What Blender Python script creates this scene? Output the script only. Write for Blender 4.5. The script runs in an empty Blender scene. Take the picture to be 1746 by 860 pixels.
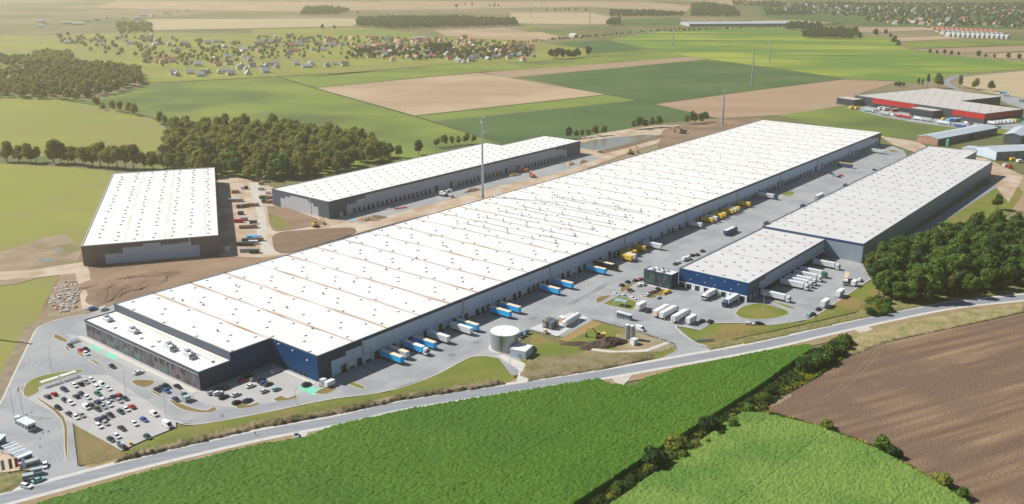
import bpy, math, random
import numpy as np
from mathutils import Vector, Matrix
from mathutils.geometry import tessellate_polygon
random.seed(11); rng = np.random.default_rng(5)
R = math.radians
scene = bpy.context.scene
COL = scene.collection

# ------------------------------------------------------------------ camera, sky, sun, exposure
CH = 175.0; PITCH = R(17.08); FPX = 1576.25
cam_d = bpy.data.cameras.new('camera'); cam = bpy.data.objects.new('camera', cam_d); COL.objects.link(cam)
cam.location = (0, 0, CH); cam.rotation_euler = (R(90)-PITCH, 0, 0)
cam_d.sensor_width = 36; cam_d.lens = 36*FPX/1746; cam_d.clip_start = 1; cam_d.clip_end = 30000
scene.camera = cam
SUN_EL, SHADOW_AZ = 44.0, 107.0
HAZE_D, HAZE_G = 1.35e-4, .6
w = bpy.data.worlds.new("World"); scene.world = w; w.use_nodes = True
nt = w.node_tree; bg = nt.nodes['Background']; sky = nt.nodes.new('ShaderNodeTexSky')
sky.sky_type = 'NISHITA'; sky.sun_disc = False; sky.sun_elevation = R(SUN_EL); sky.sun_rotation = R(SHADOW_AZ+180)
sky.air_density = 1.0; sky.dust_density = 0.6; sky.ozone_density = 4.0
nt.links.new(sky.outputs[0], bg.inputs[0]); bg.inputs[1].default_value = 0.06
sl = bpy.data.lights.new('sun', 'SUN'); sl.energy = 5.0; sl.angle = R(0.53); sl.color = (1.0, .975, .92)
so = bpy.data.objects.new('sun', sl); COL.objects.link(so)
sd_ = Vector((math.sin(R(SHADOW_AZ))*math.cos(R(SUN_EL)), math.cos(R(SHADOW_AZ))*math.cos(R(SUN_EL)), -math.sin(R(SUN_EL))))
so.rotation_euler = sd_.to_track_quat('-Z', 'Y').to_euler(); so.location = (-300, 300, 400)
vs = scene.view_settings; vs.view_transform = 'Standard'; vs.look = 'None'; vs.gamma = 1; vs.exposure = 0.34; vs.use_curve_mapping = False
try:
    scene.cycles.volume_bounces = 1; scene.cycles.max_bounces = 6; scene.cycles.volume_max_steps = 64
except Exception: pass

# ------------------------------------------------------------------ survey helpers
def P(x, y, z=0.0):            # photo pixel on the level z -> world point
    u = (x-873)/FPX; v = -(y-430)/FPX
    d = (u, math.cos(PITCH)+v*math.sin(PITCH), -math.sin(PITCH)+v*math.cos(PITCH))
    t = (z-CH)/d[2]
    return Vector((d[0]*t, d[1]*t, z))
AZ = R(39.0386)
LD = Vector((math.sin(AZ), math.cos(AZ), 0)); SD = Vector((math.cos(AZ), -math.sin(AZ), 0))
ORG = Vector((-85.29, 373.72, 0)); UROT = math.pi/2-AZ
def UV(u, v, z=0.0): return ORG+LD*u+SD*v+Vector((0, 0, z))
def crop(X, Y, s): return lambda x, y: (X+x/s, Y+y/s)
c_a = crop(0, 420, 3.909); c_z2 = crop(300, 560, 5.733); c_g = crop(0, 640, 6.615); c_h = crop(140, 640, 6.615)
c_z3 = crop(560, 500, 5.733); c_z4 = crop(1060, 380, 5.733); c_z5 = crop(1280, 200, 5.733); c_zz = crop(900, 370, 5.733)
c_s = crop(1000, 460, 8.6); c_w = crop(1300, 430, 6.615); c_c3 = crop(870, 420, 3.909); c_t = crop(820, 530, 9.556)
c_e = crop(960, 550, 7.82); c_r = crop(1440, 130, 5.376); c_m7 = crop(370, 280, 5.376); c_m8 = crop(600, 230, 4.3)
c_k = crop(0, 700, 5.375); c_p = crop(870, 210, 3.909)

# ------------------------------------------------------------------ materials
MATS = {}
def mat(name, c1, c2=None, scale=0.1, rough=0.85, metal=0.0, detail=4, rot=0.0, stretch=None, c3=None, scale3=0.02,
        bump=0.0, bscale=1.0, lo=0.35, hi=0.65, objrand=0.0, coords='pos', spec=None, mid3=(0.45, 0.62)):
    if name in MATS: return MATS[name]
    m = bpy.data.materials.new(name); m.use_nodes = True; n = m.node_tree.nodes; L = m.node_tree.links
    b = n['Principled BSDF']; b.inputs['Roughness'].default_value = rough; b.inputs['Metallic'].default_value = metal
    b.inputs['Specular IOR Level'].default_value = (0.25 if spec is None else spec)
    MATS[name] = m
    if c2 is None and not objrand:
        b.inputs['Base Color'].default_value = (*c1, 1); return m
    if coords == 'pos': src = n.new('ShaderNodeNewGeometry').outputs['Position']
    else: src = n.new('ShaderNodeTexCoord').outputs['Object']
    def noise(sc, st, ro, det):
        mp = n.new('ShaderNodeMapping'); mp.inputs['Rotation'].default_value = (0, 0, ro)
        s = st or (1, 1, 1); mp.inputs['Scale'].default_value = s
        mp.vector_type = 'POINT'
        # rotate first, scale after
        mp1 = n.new('ShaderNodeMapping'); mp1.inputs['Rotation'].default_value = (0, 0, -ro); mp.inputs['Rotation'].default_value = (0, 0, 0)
        L.new(src, mp1.inputs[0]); L.new(mp1.outputs[0], mp.inputs[0])
        t = n.new('ShaderNodeTexNoise'); t.inputs['Scale'].default_value = sc; t.inputs['Detail'].default_value = det
        L.new(mp.outputs[0], t.inputs['Vector']); return t
    def ramp(fac, lo, hi):
        r = n.new('ShaderNodeMapRange'); r.inputs[1].default_value = lo; r.inputs[2].default_value = hi; L.new(fac, r.inputs[0]); return r.outputs[0]
    def mix(f, a, c):
        x = n.new('ShaderNodeMix'); x.data_type = 'RGBA'; L.new(f, x.inputs[0])
        for i, q in ((6, a), (7, c)):
            if isinstance(q, tuple): x.inputs[i].default_value = (*q, 1)
            else: L.new(q, x.inputs[i])
        return x.outputs[2]
    out = None
    if c2 is not None:
        t = noise(scale, stretch, rot, detail); out = mix(ramp(t.outputs[0], lo, hi), c1, c2)
        if c3 is not None:
            t3 = noise(scale3, None, 0, 3); out = mix(ramp(t3.outputs[0], *mid3), out, c3)
    if objrand:
        oi = n.new('ShaderNodeObjectInfo'); hs = n.new('ShaderNodeHueSaturation')
        mr = n.new('ShaderNodeMapRange'); mr.inputs[3].default_value = 1-objrand; mr.inputs[4].default_value = 1+objrand; L.new(oi.outputs['Random'], mr.inputs[0]); L.new(mr.outputs[0], hs.inputs['Value'])
        mh = n.new('ShaderNodeMapRange'); mh.inputs[3].default_value = .5-objrand*.07; mh.inputs[4].default_value = .5+objrand*.05
        ml = n.new('ShaderNodeMath'); ml.operation = 'FRACT'; mm = n.new('ShaderNodeMath'); mm.operation = 'MULTIPLY'; mm.inputs[1].default_value = 7.13
        L.new(oi.outputs['Random'], mm.inputs[0]); L.new(mm.outputs[0], ml.inputs[0]); L.new(ml.outputs[0], mh.inputs[0]); L.new(mh.outputs[0], hs.inputs['Hue'])
        if out is None: hs.inputs['Color'].default_value = (*c1, 1)
        else: L.new(out, hs.inputs['Color'])
        out = hs.outputs[0]
    L.new(out, b.inputs['Base Color'])
    if bump:
        bp = n.new('ShaderNodeBump'); bp.inputs['Strength'].default_value = bump; bp.inputs['Distance'].default_value = 0.5
        tb = n.new('ShaderNodeTexNoise'); tb.inputs['Scale'].default_value = bscale; tb.inputs['Detail'].default_value = 3
        L.new(src, tb.inputs['Vector']); L.new(tb.outputs[0], bp.inputs['Height']); L.new(bp.outputs[0], b.inputs['Normal'])
    return m
def paint(name, c, rough=0.45, metal=0.0): return mat(name, c, rough=rough, metal=metal, spec=0.5)

WHITE = paint('white_paint', (.80, .80, .80)); SILVER = paint('silver_paint', (.50, .52, .54), .35, .3)
BLACK = paint('black_paint', (.012, .013, .016), .3); DGREY = paint('dark_grey_paint', (.05, .055, .065), .35)
NAVY = paint('navy_paint', (.02, .035, .09), .35); BLUE = paint('blue_paint', (.03, .12, .38), .4)
RED = paint('red_paint', (.5, .02, .03), .35); GREEN = paint('green_paint', (.02, .22, .10), .4); DGREEN = paint('dark_green_paint', (.015, .07, .06), .35)
YELLOW = paint('yellow_paint', (.85, .55, .03), .5); LBLUE = paint('sky_blue_paint', (.004, .47, .92), .5); TEAL = paint('teal_paint', (.25, .50, .50), .4)
CREAM = paint('cream_paint', (.75, .62, .45), .6); BEIGE = paint('beige_paint', (.62, .46, .33), .6); GREYP = paint('grey_paint', (.35, .37, .39), .5)
ORANGE = paint('orange_paint', (.75, .16, .03), .5); LGREY = paint('light_grey_paint', (.62, .64, .66), .5); DBLUE = paint('deep_blue_paint', (.01, .06, .20), .5)
GLASS = paint('dark_glass', (.02, .028, .035), .08); RUBBER = mat('rubber', (.015, .015, .015), rough=.9); STEEL = paint('galvanised_steel', (.38, .42, .46), .45, .4)
DARK = mat('dark_opening', (.02, .025, .03), rough=.8)

# ------------------------------------------------------------------ object helpers
def tag(o, label=None, cat=None, group=None, kind=None):
    if label: o['label'] = label
    if cat: o['category'] = cat
    if group: o['group'] = group
    if kind: o['kind'] = kind
    return o
def empty(name, loc, rz=0.0, label=None, cat=None, group=None):
    o = bpy.data.objects.new(name, None); COL.objects.link(o); o.location = loc; o.rotation_euler = (0, 0, rz); o.empty_display_size = .5
    return tag(o, label, cat, group)
def link(name, me, parent=None, loc=None, rz=None, scale=None):
    o = bpy.data.objects.new(name, me); COL.objects.link(o)
    if parent: o.parent = parent
    if loc is not None: o.location = loc
    if rz is not None: o.rotation_euler = (0, 0, rz)
    if scale is not None: o.scale = scale if hasattr(scale, '__len__') else (scale,)*3
    return o
class MB:
    def __init__(s): s.v = []; s.f = []; s.m = []; s.mats = []
    def mi(s, m):
        if m not in s.mats: s.mats.append(m)
        return s.mats.index(m)
    def face(s, pts, m):
        b = len(s.v); s.v += [tuple(p) for p in pts]; s.f.append(tuple(range(b, b+len(pts)))); s.m.append(s.mi(m))
    def box(s, x0, x1, y0, y1, z0, z1, m, top=None, tx=0, ty=0):   # tx,ty: taper of the top
        b = len(s.v)
        s.v += [(x0, y0, z0), (x1, y0, z0), (x1, y1, z0), (x0, y1, z0), (x0+tx, y0+ty, z1), (x1-tx, y0+ty, z1), (x1-tx, y1-ty, z1), (x0+tx, y1-ty, z1)]
        k = s.mi(m); t = s.mi(top) if top else k
        s.f += [(b, b+3, b+2, b+1), (b+4, b+5, b+6, b+7), (b, b+1, b+5, b+4), (b+1, b+2, b+6, b+5), (b+2, b+3, b+7, b+6), (b+3, b, b+4, b+7)]
        s.m += [k, t, k, k, k, k]
    def prism(s, poly, z0, z1, m, top=None, bottom=False):
        poly = [tuple(p[:2]) for p in poly]; n = len(poly)
        A = sum(poly[i][0]*poly[(i+1) % n][1]-poly[(i+1) % n][0]*poly[i][1] for i in range(n))
        if A < 0: poly = poly[::-1]
        b = len(s.v); s.v += [(x, y, z0) for x, y in poly]+[(x, y, z1) for x, y in poly]
        k = s.mi(m); t = s.mi(top) if top else k
        if z1 > z0:
            for i in range(n): s.f.append((b+i, b+(i+1) % n, b+n+(i+1) % n, b+n+i)); s.m.append(k)
        for tri in tessellate_polygon([[Vector((x, y, 0)) for x, y in poly]]):
            i, j, q = tri; pa, pb, pc = poly[i], poly[j], poly[q]
            if (pb[0]-pa[0])*(pc[1]-pa[1])-(pb[1]-pa[1])*(pc[0]-pa[0]) < 0: i, j, q = i, q, j
            s.f.append((b+n+i, b+n+j, b+n+q)); s.m.append(t)
    def tube(s, p0, p1, r0, r1, m, n=10, caps=True):
        p0 = Vector(p0); p1 = Vector(p1); d = (p1-p0).normalized(); a = d.orthogonal().normalized(); c = d.cross(a)
        b = len(s.v); k = s.mi(m)
        for p, r in ((p0, r0), (p1, r1)):
            for i in range(n):
                t = 2*math.pi*i/n; s.v.append(tuple(p+a*r*math.cos(t)+c*r*math.sin(t)))
        for i in range(n): s.f.append((b+i, b+(i+1) % n, b+n+(i+1) % n, b+n+i)); s.m.append(k)
        if caps:
            s.f.append(tuple(range(b+n-1, b-1, -1))); s.m.append(k); s.f.append(tuple(range(b+n, b+2*n))); s.m.append(k)
    def mesh(s, name, smooth=False):
        me = bpy.data.meshes.new(name); me.from_pydata(s.v, [], s.f)
        for m in s.mats: me.materials.append(m)
        me.polygons.foreach_set('material_index', s.m)
        if smooth: me.polygons.foreach_set('use_smooth', [True]*len(s.f))
        me.update(); return me
    def build(s, name, parent=None, loc=None, rz=None, smooth=False, **k):
        o = link(name, s.mesh(name, smooth), parent, loc, rz); return tag(o, **k) if k else o
def offset(poly, d):      # inward for CCW, d>0
    n = len(poly); out = []
    A = sum(poly[i][0]*poly[(i+1) % n][1]-poly[(i+1) % n][0]*poly[i][1] for i in range(n))
    if A < 0: poly = poly[::-1]
    for i in range(n):
        a = Vector(poly[i-1][:2]); b = Vector(poly[i][:2]); c = Vector(poly[(i+1) % n][:2])
        e1 = (b-a).normalized(); e2 = (c-b).normalized(); n1 = Vector((-e1.y, e1.x)); n2 = Vector((-e2.y, e2.x))
        q = n1+n2; q = q/max(q.dot(n1), .3); out.append((b.x+q.x*d, b.y+q.y*d))
    return out

# ------------------------------------------------------------------ ground materials
GRASS = mat('dry_grass', (.17, .15, .055), (.10, .12, .03), scale=.06, c3=(.22, .18, .085), scale3=.02, bump=.5, bscale=1.5)
LAWN = mat('lawn', (.13, .165, .026), (.19, .19, .04), scale=.06, c3=(.25, .165, .065), scale3=.03, detail=8, bump=.3, bscale=2, mid3=(.5, .7))
BROWNLAWN = mat('parched_lawn', (.21, .145, .06), (.16, .13, .045), scale=.12, bump=.3, bscale=2)
CONC = mat('concrete_paving', (.355, .352, .35), (.305, .308, .315), scale=.05, c3=(.265, .272, .285), scale3=.045, rough=.8, detail=6, rot=UROT, stretch=(1, 3, 1))
PARK = mat('paving_blocks', (.42, .405, .385), (.385, .375, .36), scale=.12, rough=.85, detail=6)
ASPH = mat('asphalt', (.22, .235, .26), (.28, .29, .31), scale=.3, rough=.8, rot=.15, stretch=(.15, 2.5, 1), detail=5)
KERB = mat('kerb_stone', (.58, .54, .48), (.50, .47, .43), scale=.4)
SOIL2 = mat('trampled_soil', (.34, .25, .17), (.24, .18, .11), scale=.05, detail=9, c3=(.18, .16, .07), scale3=.03, bump=.6, bscale=.5, mid3=(.54, .68))
SAND = mat('sand', (.52, .43, .33), (.43, .33, .235), scale=.07, detail=8, c3=(.38, .26, .17), scale3=.05, bump=.6, bscale=.5)
DIRT = mat('bare_soil', (.24, .155, .095), (.30, .20, .13), scale=.06, detail=8, c3=(.19, .125, .08), scale3=.03, bump=.8, bscale=.4)
WATERM = mat('pond_water', (.20, .22, .21), (.27, .23, .16), scale=.03, rough=.15, spec=.6)
WLINE = mat('line_paint', (.75, .75, .75), rough=.7)
def fieldm(name, c1, c2, ang, scale=.03, st=(.12, 1, 1), **k): return mat(name, c1, c2, scale=scale, rot=ang, stretch=st, detail=k.pop('detail', 5), **k)

def sheet(name, pts, z, m, px=True, label=None):
    w_ = [P(*q) for q in pts] if px else pts
    b = MB(); b.prism(w_, z, z, m); o = b.build(name); o['kind'] = 'structure'; return o
def spline(pts, n=6):
    out = []; N = len(pts)
    for i in range(N-1):
        p0, p1, p2, p3 = pts[max(i-1, 0)], pts[i], pts[i+1], pts[min(i+2, N-1)]
        for k in range(n):
            t = k/n; out.append(.5*((2*p1)+(-p0+p2)*t+(2*p0-5*p1+4*p2-p3)*t*t+(-p0+3*p1-3*p2+p3)*t**3))
    out.append(pts[-1]); return out
def ribbon(name, pts, wl, wr, z, m, px=True, kind='structure'):   # wl/wr metres left/right of the centre line
    c = spline([P(*q) for q in pts] if px else pts); b = MB(); l = []; r = []
    for i, q in enumerate(c):
        d = (c[min(i+1, len(c)-1)]-c[max(i-1, 0)]).normalized(); nn = Vector((-d.y, d.x, 0))
        l.append(q+nn*wl); r.append(q-nn*wr)
    for i in range(len(c)-1):
        b.face([(r[i].x, r[i].y, z), (r[i+1].x, r[i+1].y, z), (l[i+1].x, l[i+1].y, z), (l[i].x, l[i].y, z)], m)
    o = b.build(name)
    if kind: o['kind'] = kind
    return o
def island(pts, m, px=True, name='grass_island', smooth=True, kerb=.35):
    w_ = [P(*q) for q in pts] if px else list(pts)
    if smooth: w_ = spline(w_+[w_[0]], 3)[:-1]
    w_ = [(q.x, q.y) for q in w_]
    b = MB(); b.prism(w_, .03, .14, KERB); b.prism(offset(w_, kerb), .14, .17, m)
    o = b.build(name); o['kind'] = 'structure'; return o

# ------------------------------------------------------------------ terrain and far fields
b = MB(); b.prism([(-9000, -200), (9000, -200), (9000, 14000), (-9000, 14000)], -.3, -.3,
   mat('meadow_land', (.16, .15, .06), (.10, .115, .035), scale=.004, c3=(.26, .20, .12), scale3=.0016, detail=8, bump=.3, bscale=.4)); b.build('ground')['kind'] = 'structure'
SA = -.12   # stripe angle of the fields seen edge-on
G1 = fieldm('pasture_light', (.26, .265, .045), (.19, .215, .03), SA, .012, (.2, 1, 1), c3=(.22, .21, .06), scale3=.006)
G2 = fieldm('pasture_green', (.145, .20, .028), (.20, .235, .036), SA, .012, (.15, 1, 1), c3=(.085, .12, .03), scale3=.005)
G3 = fieldm('beet_field', (.045, .095, .022), (.06, .115, .03), SA, .02, (.1, 1, 1), c3=(.08, .13, .035), scale3=.006)
G4 = fieldm('mustard_field', (.30, .33, .035), (.075, .165, .025), SA, .016, (.10, 1, 1), c3=(.11, .20, .025), scale3=.004, lo=.40, hi=.60)
G5 = fieldm('bright_crop', (.13, .20, .03), (.19, .23, .035), SA, .02, (.1, 1, 1))
T1 = fieldm('stubble_field', (.40, .28, .175), (.34, .235, .15), SA, .02, (.05, 1, 1), c3=(.44, .32, .20), scale3=.006)
T2 = fieldm('tilled_field', (.36, .24, .155), (.31, .205, .13), SA, .02, (.05, 1, 1), c3=(.33, .24, .15), scale3=.006)
T3 = fieldm('straw_field', (.46, .37, .23), (.40, .32, .19), SA, .02, (.08, 1, 1))
FIELDS = [
 ('crop_field', G2, [(-200,165),(-200,150),(0,160),(165,170),(245,145),(470,128),(535,149),(715,198),(870,246),(1000,240),(1000,262),(850,300),(200,300),(290,262),(286,205),(230,188)]),
 ('crop_field', G1, [(-250,168),(0,168),(80,168),(160,178),(265,203),(290,222),(292,250),(250,262),(0,268),(-250,268)]),
 ('crop_field', G1, [(-300,280),(0,279),(100,284),(197,293),(150,395),(112,470),(0,500),(-300,560)]),
 ('crop_field', G1, [(-300,545),(0,488),(106,466),(84,520),(62,556),(20,640),(-10,690),(-300,760)]),
 ('crop_field', G5, [(470,130),(640,122),(800,108),(830,121),(540,149)]),
 ('stubble_field', T1, [(535,150),(815,124),(1032,161),(706,197)]),
 ('crop_field', G5, [(714,198),(1035,162),(1085,171),(740,206)]),
 ('crop_field', G3, [(740,207),(1085,172),(1150,182),(1232,201),(1180,204),(1080,216),(1000,238),(860,246)]),
 ('stubble_field', T2, [(825,124),(1175,97),(1205,101),(885,131),(868,133)]),
 ('crop_field', G3, [(888,132),(1205,102),(1312,116),(1437,134),(1280,154),(1115,177)]),
 ('tilled_field', T2, [(1118,178),(1285,155),(1437,136),(1530,140),(1470,158),(1448,179),(1335,196),(1225,202)]),
 ('crop_field', G2, [(1325,196),(1448,180),(1530,200),(1640,214),(1760,220),(1760,238),(1565,236),(1500,232),(1400,214)]),
 ('mustard_field', G4, [(1036,68),(1100,57),(1203,48),(1310,48),(1465,62),(1523,66),(1545,84),(1626,96),(1760,107),(1760,116),(1613,130),(1560,143),(1523,139),(1437,133),(1312,115),(1205,101),(1175,97),(1105,83)]),
 ('crop_field', G2, [(870,96),(957,69),(1034,69),(1105,84),(1174,97),(870,121),(800,108)]),
 ('crop_field', G3, [(905,75),(1034,69),(1105,85),(1015,92),(960,84)]),
 ('crop_field', G2, [(545,130),(760,104),(960,96),(870,121),(640,122),(480,128)]),
 ('stubble_field', T1, [(850,56),(937,54),(978,63),(900,72),(850,68)]),
 ('stubble_field', T3, [(870,22),(1010,22),(1080,40),(1000,42),(870,40)]),
 ('stubble_field', T1, [(650,2),(1100,4),(1180,10),(1170,21),(1000,12),(860,14),(640,12)]),
 ('crop_field', G2, [(880,40),(1008,62),(960,64),(875,43)]),
 ('stubble_field', T3, [(250,33),(620,32),(600,45),(250,52)]),
 ('stubble_field', T1, [(200,2),(640,4),(860,8),(870,14),(500,20),(160,14)]),
 ('crop_field', G1, [(430,50),(620,47),(720,58),(560,66),(430,60)]),
 ('crop_field', G5, [(560,55),(640,50),(720,60),(650,66)]),
 ('stubble_field', T1, [(740,52),(860,48),(900,54),(850,68),(760,62)]),
 ('stubble_field', T3, [(1280,36),(1470,33),(1486,38),(1300,42)]),
 ('stubble_field', T1, [(1416,48),(1570,46),(1600,51),(1480,56)]),
 ('stubble_field', T1, [(1523,65),(1600,62),(1650,66),(1540,71)]),
 ('crop_field', G2, [(1540,72),(1760,66),(1760,76),(1552,84)]),
 ('stubble_field', T2, [(1551,85),(1760,78),(1760,87),(1626,92)]),
 ('stubble_field', T1, [(1680,93),(1760,90),(1760,101),(1700,100)]),
 ('straw_field', T3, [(1640,132),(1760,120),(1760,170),(1690,160),(1640,146)]),
 ('stubble_field', T1, [(1180,2),(1300,0),(1310,6),(1200,12),(1180,10)]),
 ('stubble_field', T1, [(1440,2),(1760,4),(1760,12),(1500,8)]),
 ('crop_field', G3, [(1060,33),(1160,30),(1160,42),(1060,44)]),
 ('crop_field', G1, [(-100,60),(120,62),(120,120),(-100,120)]),
 ('village_ground', G1, [(240,56),(640,60),(900,70),(1000,84),(1000,98),(905,106),(760,110),(600,124),(470,131),(300,140),(240,142),(235,110),(120,112),(120,60)]),
 ('village_ground', G3, [(1290,4),(1746,4),(1760,50),(1600,48),(1480,44),(1300,30)]),
 ('tilled_field', T2, [(1712,300),(1760,298),(1760,362),(1716,358)]),
]
for i, (nm, m_, pts) in enumerate(FIELDS): sheet(nm, pts, -.22+i*.006 if P(*pts[0]).y < 1200 else -.25+i*.02, m_)

# ------------------------------------------------------------------ site ground: soil, sand, yards
sheet('soil_ground', [(100,470),(150,440),(300,440),(376,430),(446,432),(500,425),(620,400),(760,355),(985,290),(1000,300),(620,430),(205,525),(150,540),(60,558),(70,530)], .005, DIRT)
sheet('soil_ground', [(-60,436),(10,428),(48,416),(80,404),(112,399),(138,425),(150,445),(150,470),(158,500),(152,530),(112,540),(86,545),(78,530),(92,500),(106,467),(70,472),(30,484),(-60,492)], .02, SOIL2)
sheet('path', [(-60,468),(60,460),(110,452),(140,447),(152,460),(157,500),(160,527),(140,530),(136,500),(128,466),(60,474),(-60,482)], .045, SAND)
sheet('sand_ground', [(372,300),(405,303),(445,312),(470,322),(478,330),(600,380),(800,330),(985,270),(985,236),(1040,225),(1120,214),(1200,212),(1190,224),(1150,236),(1080,258),(1000,288),(780,352),(620,395),(500,432),(455,440),(372,436)], .03, SAND)
sheet('sand_ground', [(1500,232),(1565,242),(1600,262),(1680,270),(1746,300),(1720,345),(1690,310),(1560,260),(1520,246)], .03, SAND)
sheet('soil_ground', [(1130,222),(1195,204),(1235,203),(1300,200),(1290,212),(1200,236),(1120,258)], .04, DIRT)
sheet('soil_ground', [(195,297),(200,292),(143,455),(128,455)], .035, DIRT)
sheet('pond_water', [(984,246),(1012,239),(1050,234),(1100,230),(1126,231),(1112,237),(1075,246),(1030,257),(1005,256),(985,252)], .06, WATERM)
for q in ([(63,443),(72,440),(88,441),(92,443),(86,446),(70,447)], [(90,426),(96,422),(106,423),(107,427),(98,430)]): sheet('puddle_water', q, .06, WATERM)
sheet('road', [(425,312),(442,312),(447,345),(455,380),(452,410),(470,428),(452,436),(438,410),(440,370),(430,335)], .05, mat('gravel_track', (.52, .47, .41), (.46, .41, .36), scale=.2))
# grass plots on the building site
for pts, m_ in (([(455,352),(490,356),(555,380),(540,384),(480,394),(462,388)], DIRT), ([(464,405),(478,397),(520,393),(590,389),(606,392),(596,402),(530,422),(488,432),(468,426)], mat('dark_topsoil', (.17, .11, .07), (.21, .14, .09), scale=.1, detail=8, bump=.8))):
    w_ = spline([P(*q) for q in pts]+[P(*pts[0])], 4)[:-1]; b = MB(); b.prism(w_, .05, .35, m_); b.build('topsoil_plot')['kind'] = 'structure'
sheet('grass_ground', [(456,366),(475,370),(500,385),(480,393),(464,388)], .37, LAWN)



sheet('paved_yard', [(206,516),(146,537),(100,545),(64,559),(49,585),(26,632),(0,690),(-160,760),(-160,880),(20,852),(160,812),(175,800),(133,795),(124,721),(207,769),(245,751),(300,729),(299,720),(333,724),(440,706),(558,682),(660,667),(737,642),(800,610),(827,607),(850,611),(872,640),(905,640),(886,612),(905,600),(878,590),(903,563),
      (960,575),(1012,545),(1064,559),(1093,567),(1151,586),(1155,597),(1126,612),(1060,628),(1180,618),(1290,600),(1241,598),(1185,584),(1152,556),(1195,563),(1215,551),(1267,551),(1310,554),(1370,546),(1390,539),(1444,503),(1485,476),(1470,450),(1440,440),(1530,285),(1546,267),(1542,257),(1521,249),(1440,236),(700,400)], .05, CONC)
sheet('parking_ground', [(47,680),(75,664),(140,640),(185,640),(300,718),(300,729),(245,751),(207,769)], .062, PARK)
sheet('parking_ground', [(350,668),(470,628),(545,655),(520,668),(470,686),(400,695),(350,690),(300,660),(250,640),(160,600),(110,570),(150,575)], .062, PARK)
sheet('paved_yard', [tuple(UV(a, b))[:2] and UV(a, b) for a, b in ((186, -212), (500, -212), (503, -186), (420, -176), (330, -186), (192, -186))], .055, CONC, px=False)
# islands
for pts, m_ in (
  ([(38,668),(44,655),(60,645),(85,638),(128,631),(140,634),(72,658),(68,668),(44,678)], LAWN),
  ([(222,652),(232,648),(262,649),(262,655),(246,661),(232,658)], BROWNLAWN),
  ([(255,668),(260,666),(276,674),(272,677)], BROWNLAWN),
  ([(287,683),(292,682),(330,696),(352,700),(363,694),(370,697),(364,703),(335,704),(305,697)], BROWNLAWN),
  ([(400,689),(412,686),(424,691),(440,686),(442,690),(425,696),(404,697)], BROWNLAWN),
  ([(465,681),(480,675),(490,679),(503,674),(508,677),(500,682),(472,685)], BROWNLAWN),
  ([(534,671),(555,660),(574,661),(570,667),(552,673)], BROWNLAWN),
  ([(590,655),(600,651),(622,660),(616,664)], LAWN),
  ([(90,576),(95,570),(116,580),(108,584)], BROWNLAWN),
  ([(109,593),(114,591),(120,596),(114,598)], BROWNLAWN),([(127,601),(132,600),(144,606),(139,609)], BROWNLAWN),([(151,614),(156,613),(170,619),(165,622)], BROWNLAWN),([(178,627),(183,626),(188,629),(184,631)], BROWNLAWN),
  ([(1015,512),(1022,506),(1044,504),(1020,517)], BROWNLAWN),
  ([(1027,518),(1050,507),(1065,508),(1086,516),(1082,526),(1075,529),(1050,524),(1036,521)], LAWN),
  ([(1056,494),(1062,488),(1080,482),(1083,484),(1063,498),(1058,498)], BROWNLAWN),
  ([(1064,499),(1072,496),(1080,500),(1076,502)], BROWNLAWN),
  ([(1092,505),(1112,503),(1130,492),(1142,496),(1136,501),(1120,508),(1105,509)], BROWNLAWN),
  ([(1253,535),(1262,525),(1285,518),(1310,520),(1335,527),(1346,534),(1330,541),(1300,545),(1265,543)], LAWN),
  ([(1312,514),(1320,515),(1345,521),(1358,527),(1345,526),(1325,519)], LAWN),
  ([(1332,330),(1345,326),(1356,329),(1348,334),(1335,334)], LAWN),
  ([(1512,256),(1524,256),(1532,259),(1520,260)], LAWN),
  ): island(pts, m_)
# lawns and verges
sheet('lawn', [(740,642),(800,611),(826,607),(850,610),(872,622),(880,640),(870,651),(760,664),(660,688),(440,728),(300,757),(215,775),(208,771),(300,731),(333,725),(440,707),(558,683),(660,669)], .02, LAWN)
sheet('lawn', [(880,606),(905,600),(905,566),(960,590),(1008,548),(1064,560),(1120,577),(1150,588),(1154,598),(1120,612),(1020,632),(900,648),(888,640)], .03, LAWN)
sheet('grass_ground', [(951,580),(1007,545),(1027,552),(968,583)], .045, mat('dry_strip', (.33, .22, .085), (.27, .19, .07), scale=.1, bump=.4))
sheet('sand_ground', [(1050,570),(1093,568),(1151,588),(1140,596),(1100,604),(1020,612),(985,606),(1000,598),(1050,596)], .05, mat('worn_grass', (.34, .26, .16), (.23, .18, .09), scale=.12, detail=8))
sheet('lawn', [(1154,557),(1192,563),(1216,552),(1267,552),(1310,555),(1370,548),(1392,540),(1444,504),(1486,478),(1500,500),(1480,520),(1460,532),(1330,562),(1240,580),(1200,588),(1186,584)], .03, LAWN)
sheet('path', [(846,606),(858,605),(900,622),(912,650),(880,654),(885,632)], .07, KERB)
w_ = [P(1008,545), P(1000,541), P(949,573), P(903,560), P(975,533)]
sheet('paved_pad', [(903,560),(975,533),(1003,542),(950,574)], .08, mat('pad_concrete', (.55, .54, .52), (.5, .49, .48), scale=.2))
sheet('road_plates', [(1007,594),(1050,599),(1100,596),(1138,583),(1142,585),(1104,600),(1050,603),(1000,597)], .09, KERB)
# perimeter track right of the far warehouse
sheet('grass_ground', [(1480,450),(1560,400),(1690,318),(1720,300),(1746,330),(1720,365),(1600,440),(1500,480)], .01, LAWN)
sheet('path', [(1476,447),(1690,312),(1702,318),(1490,455)], .04, ASPH)

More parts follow.
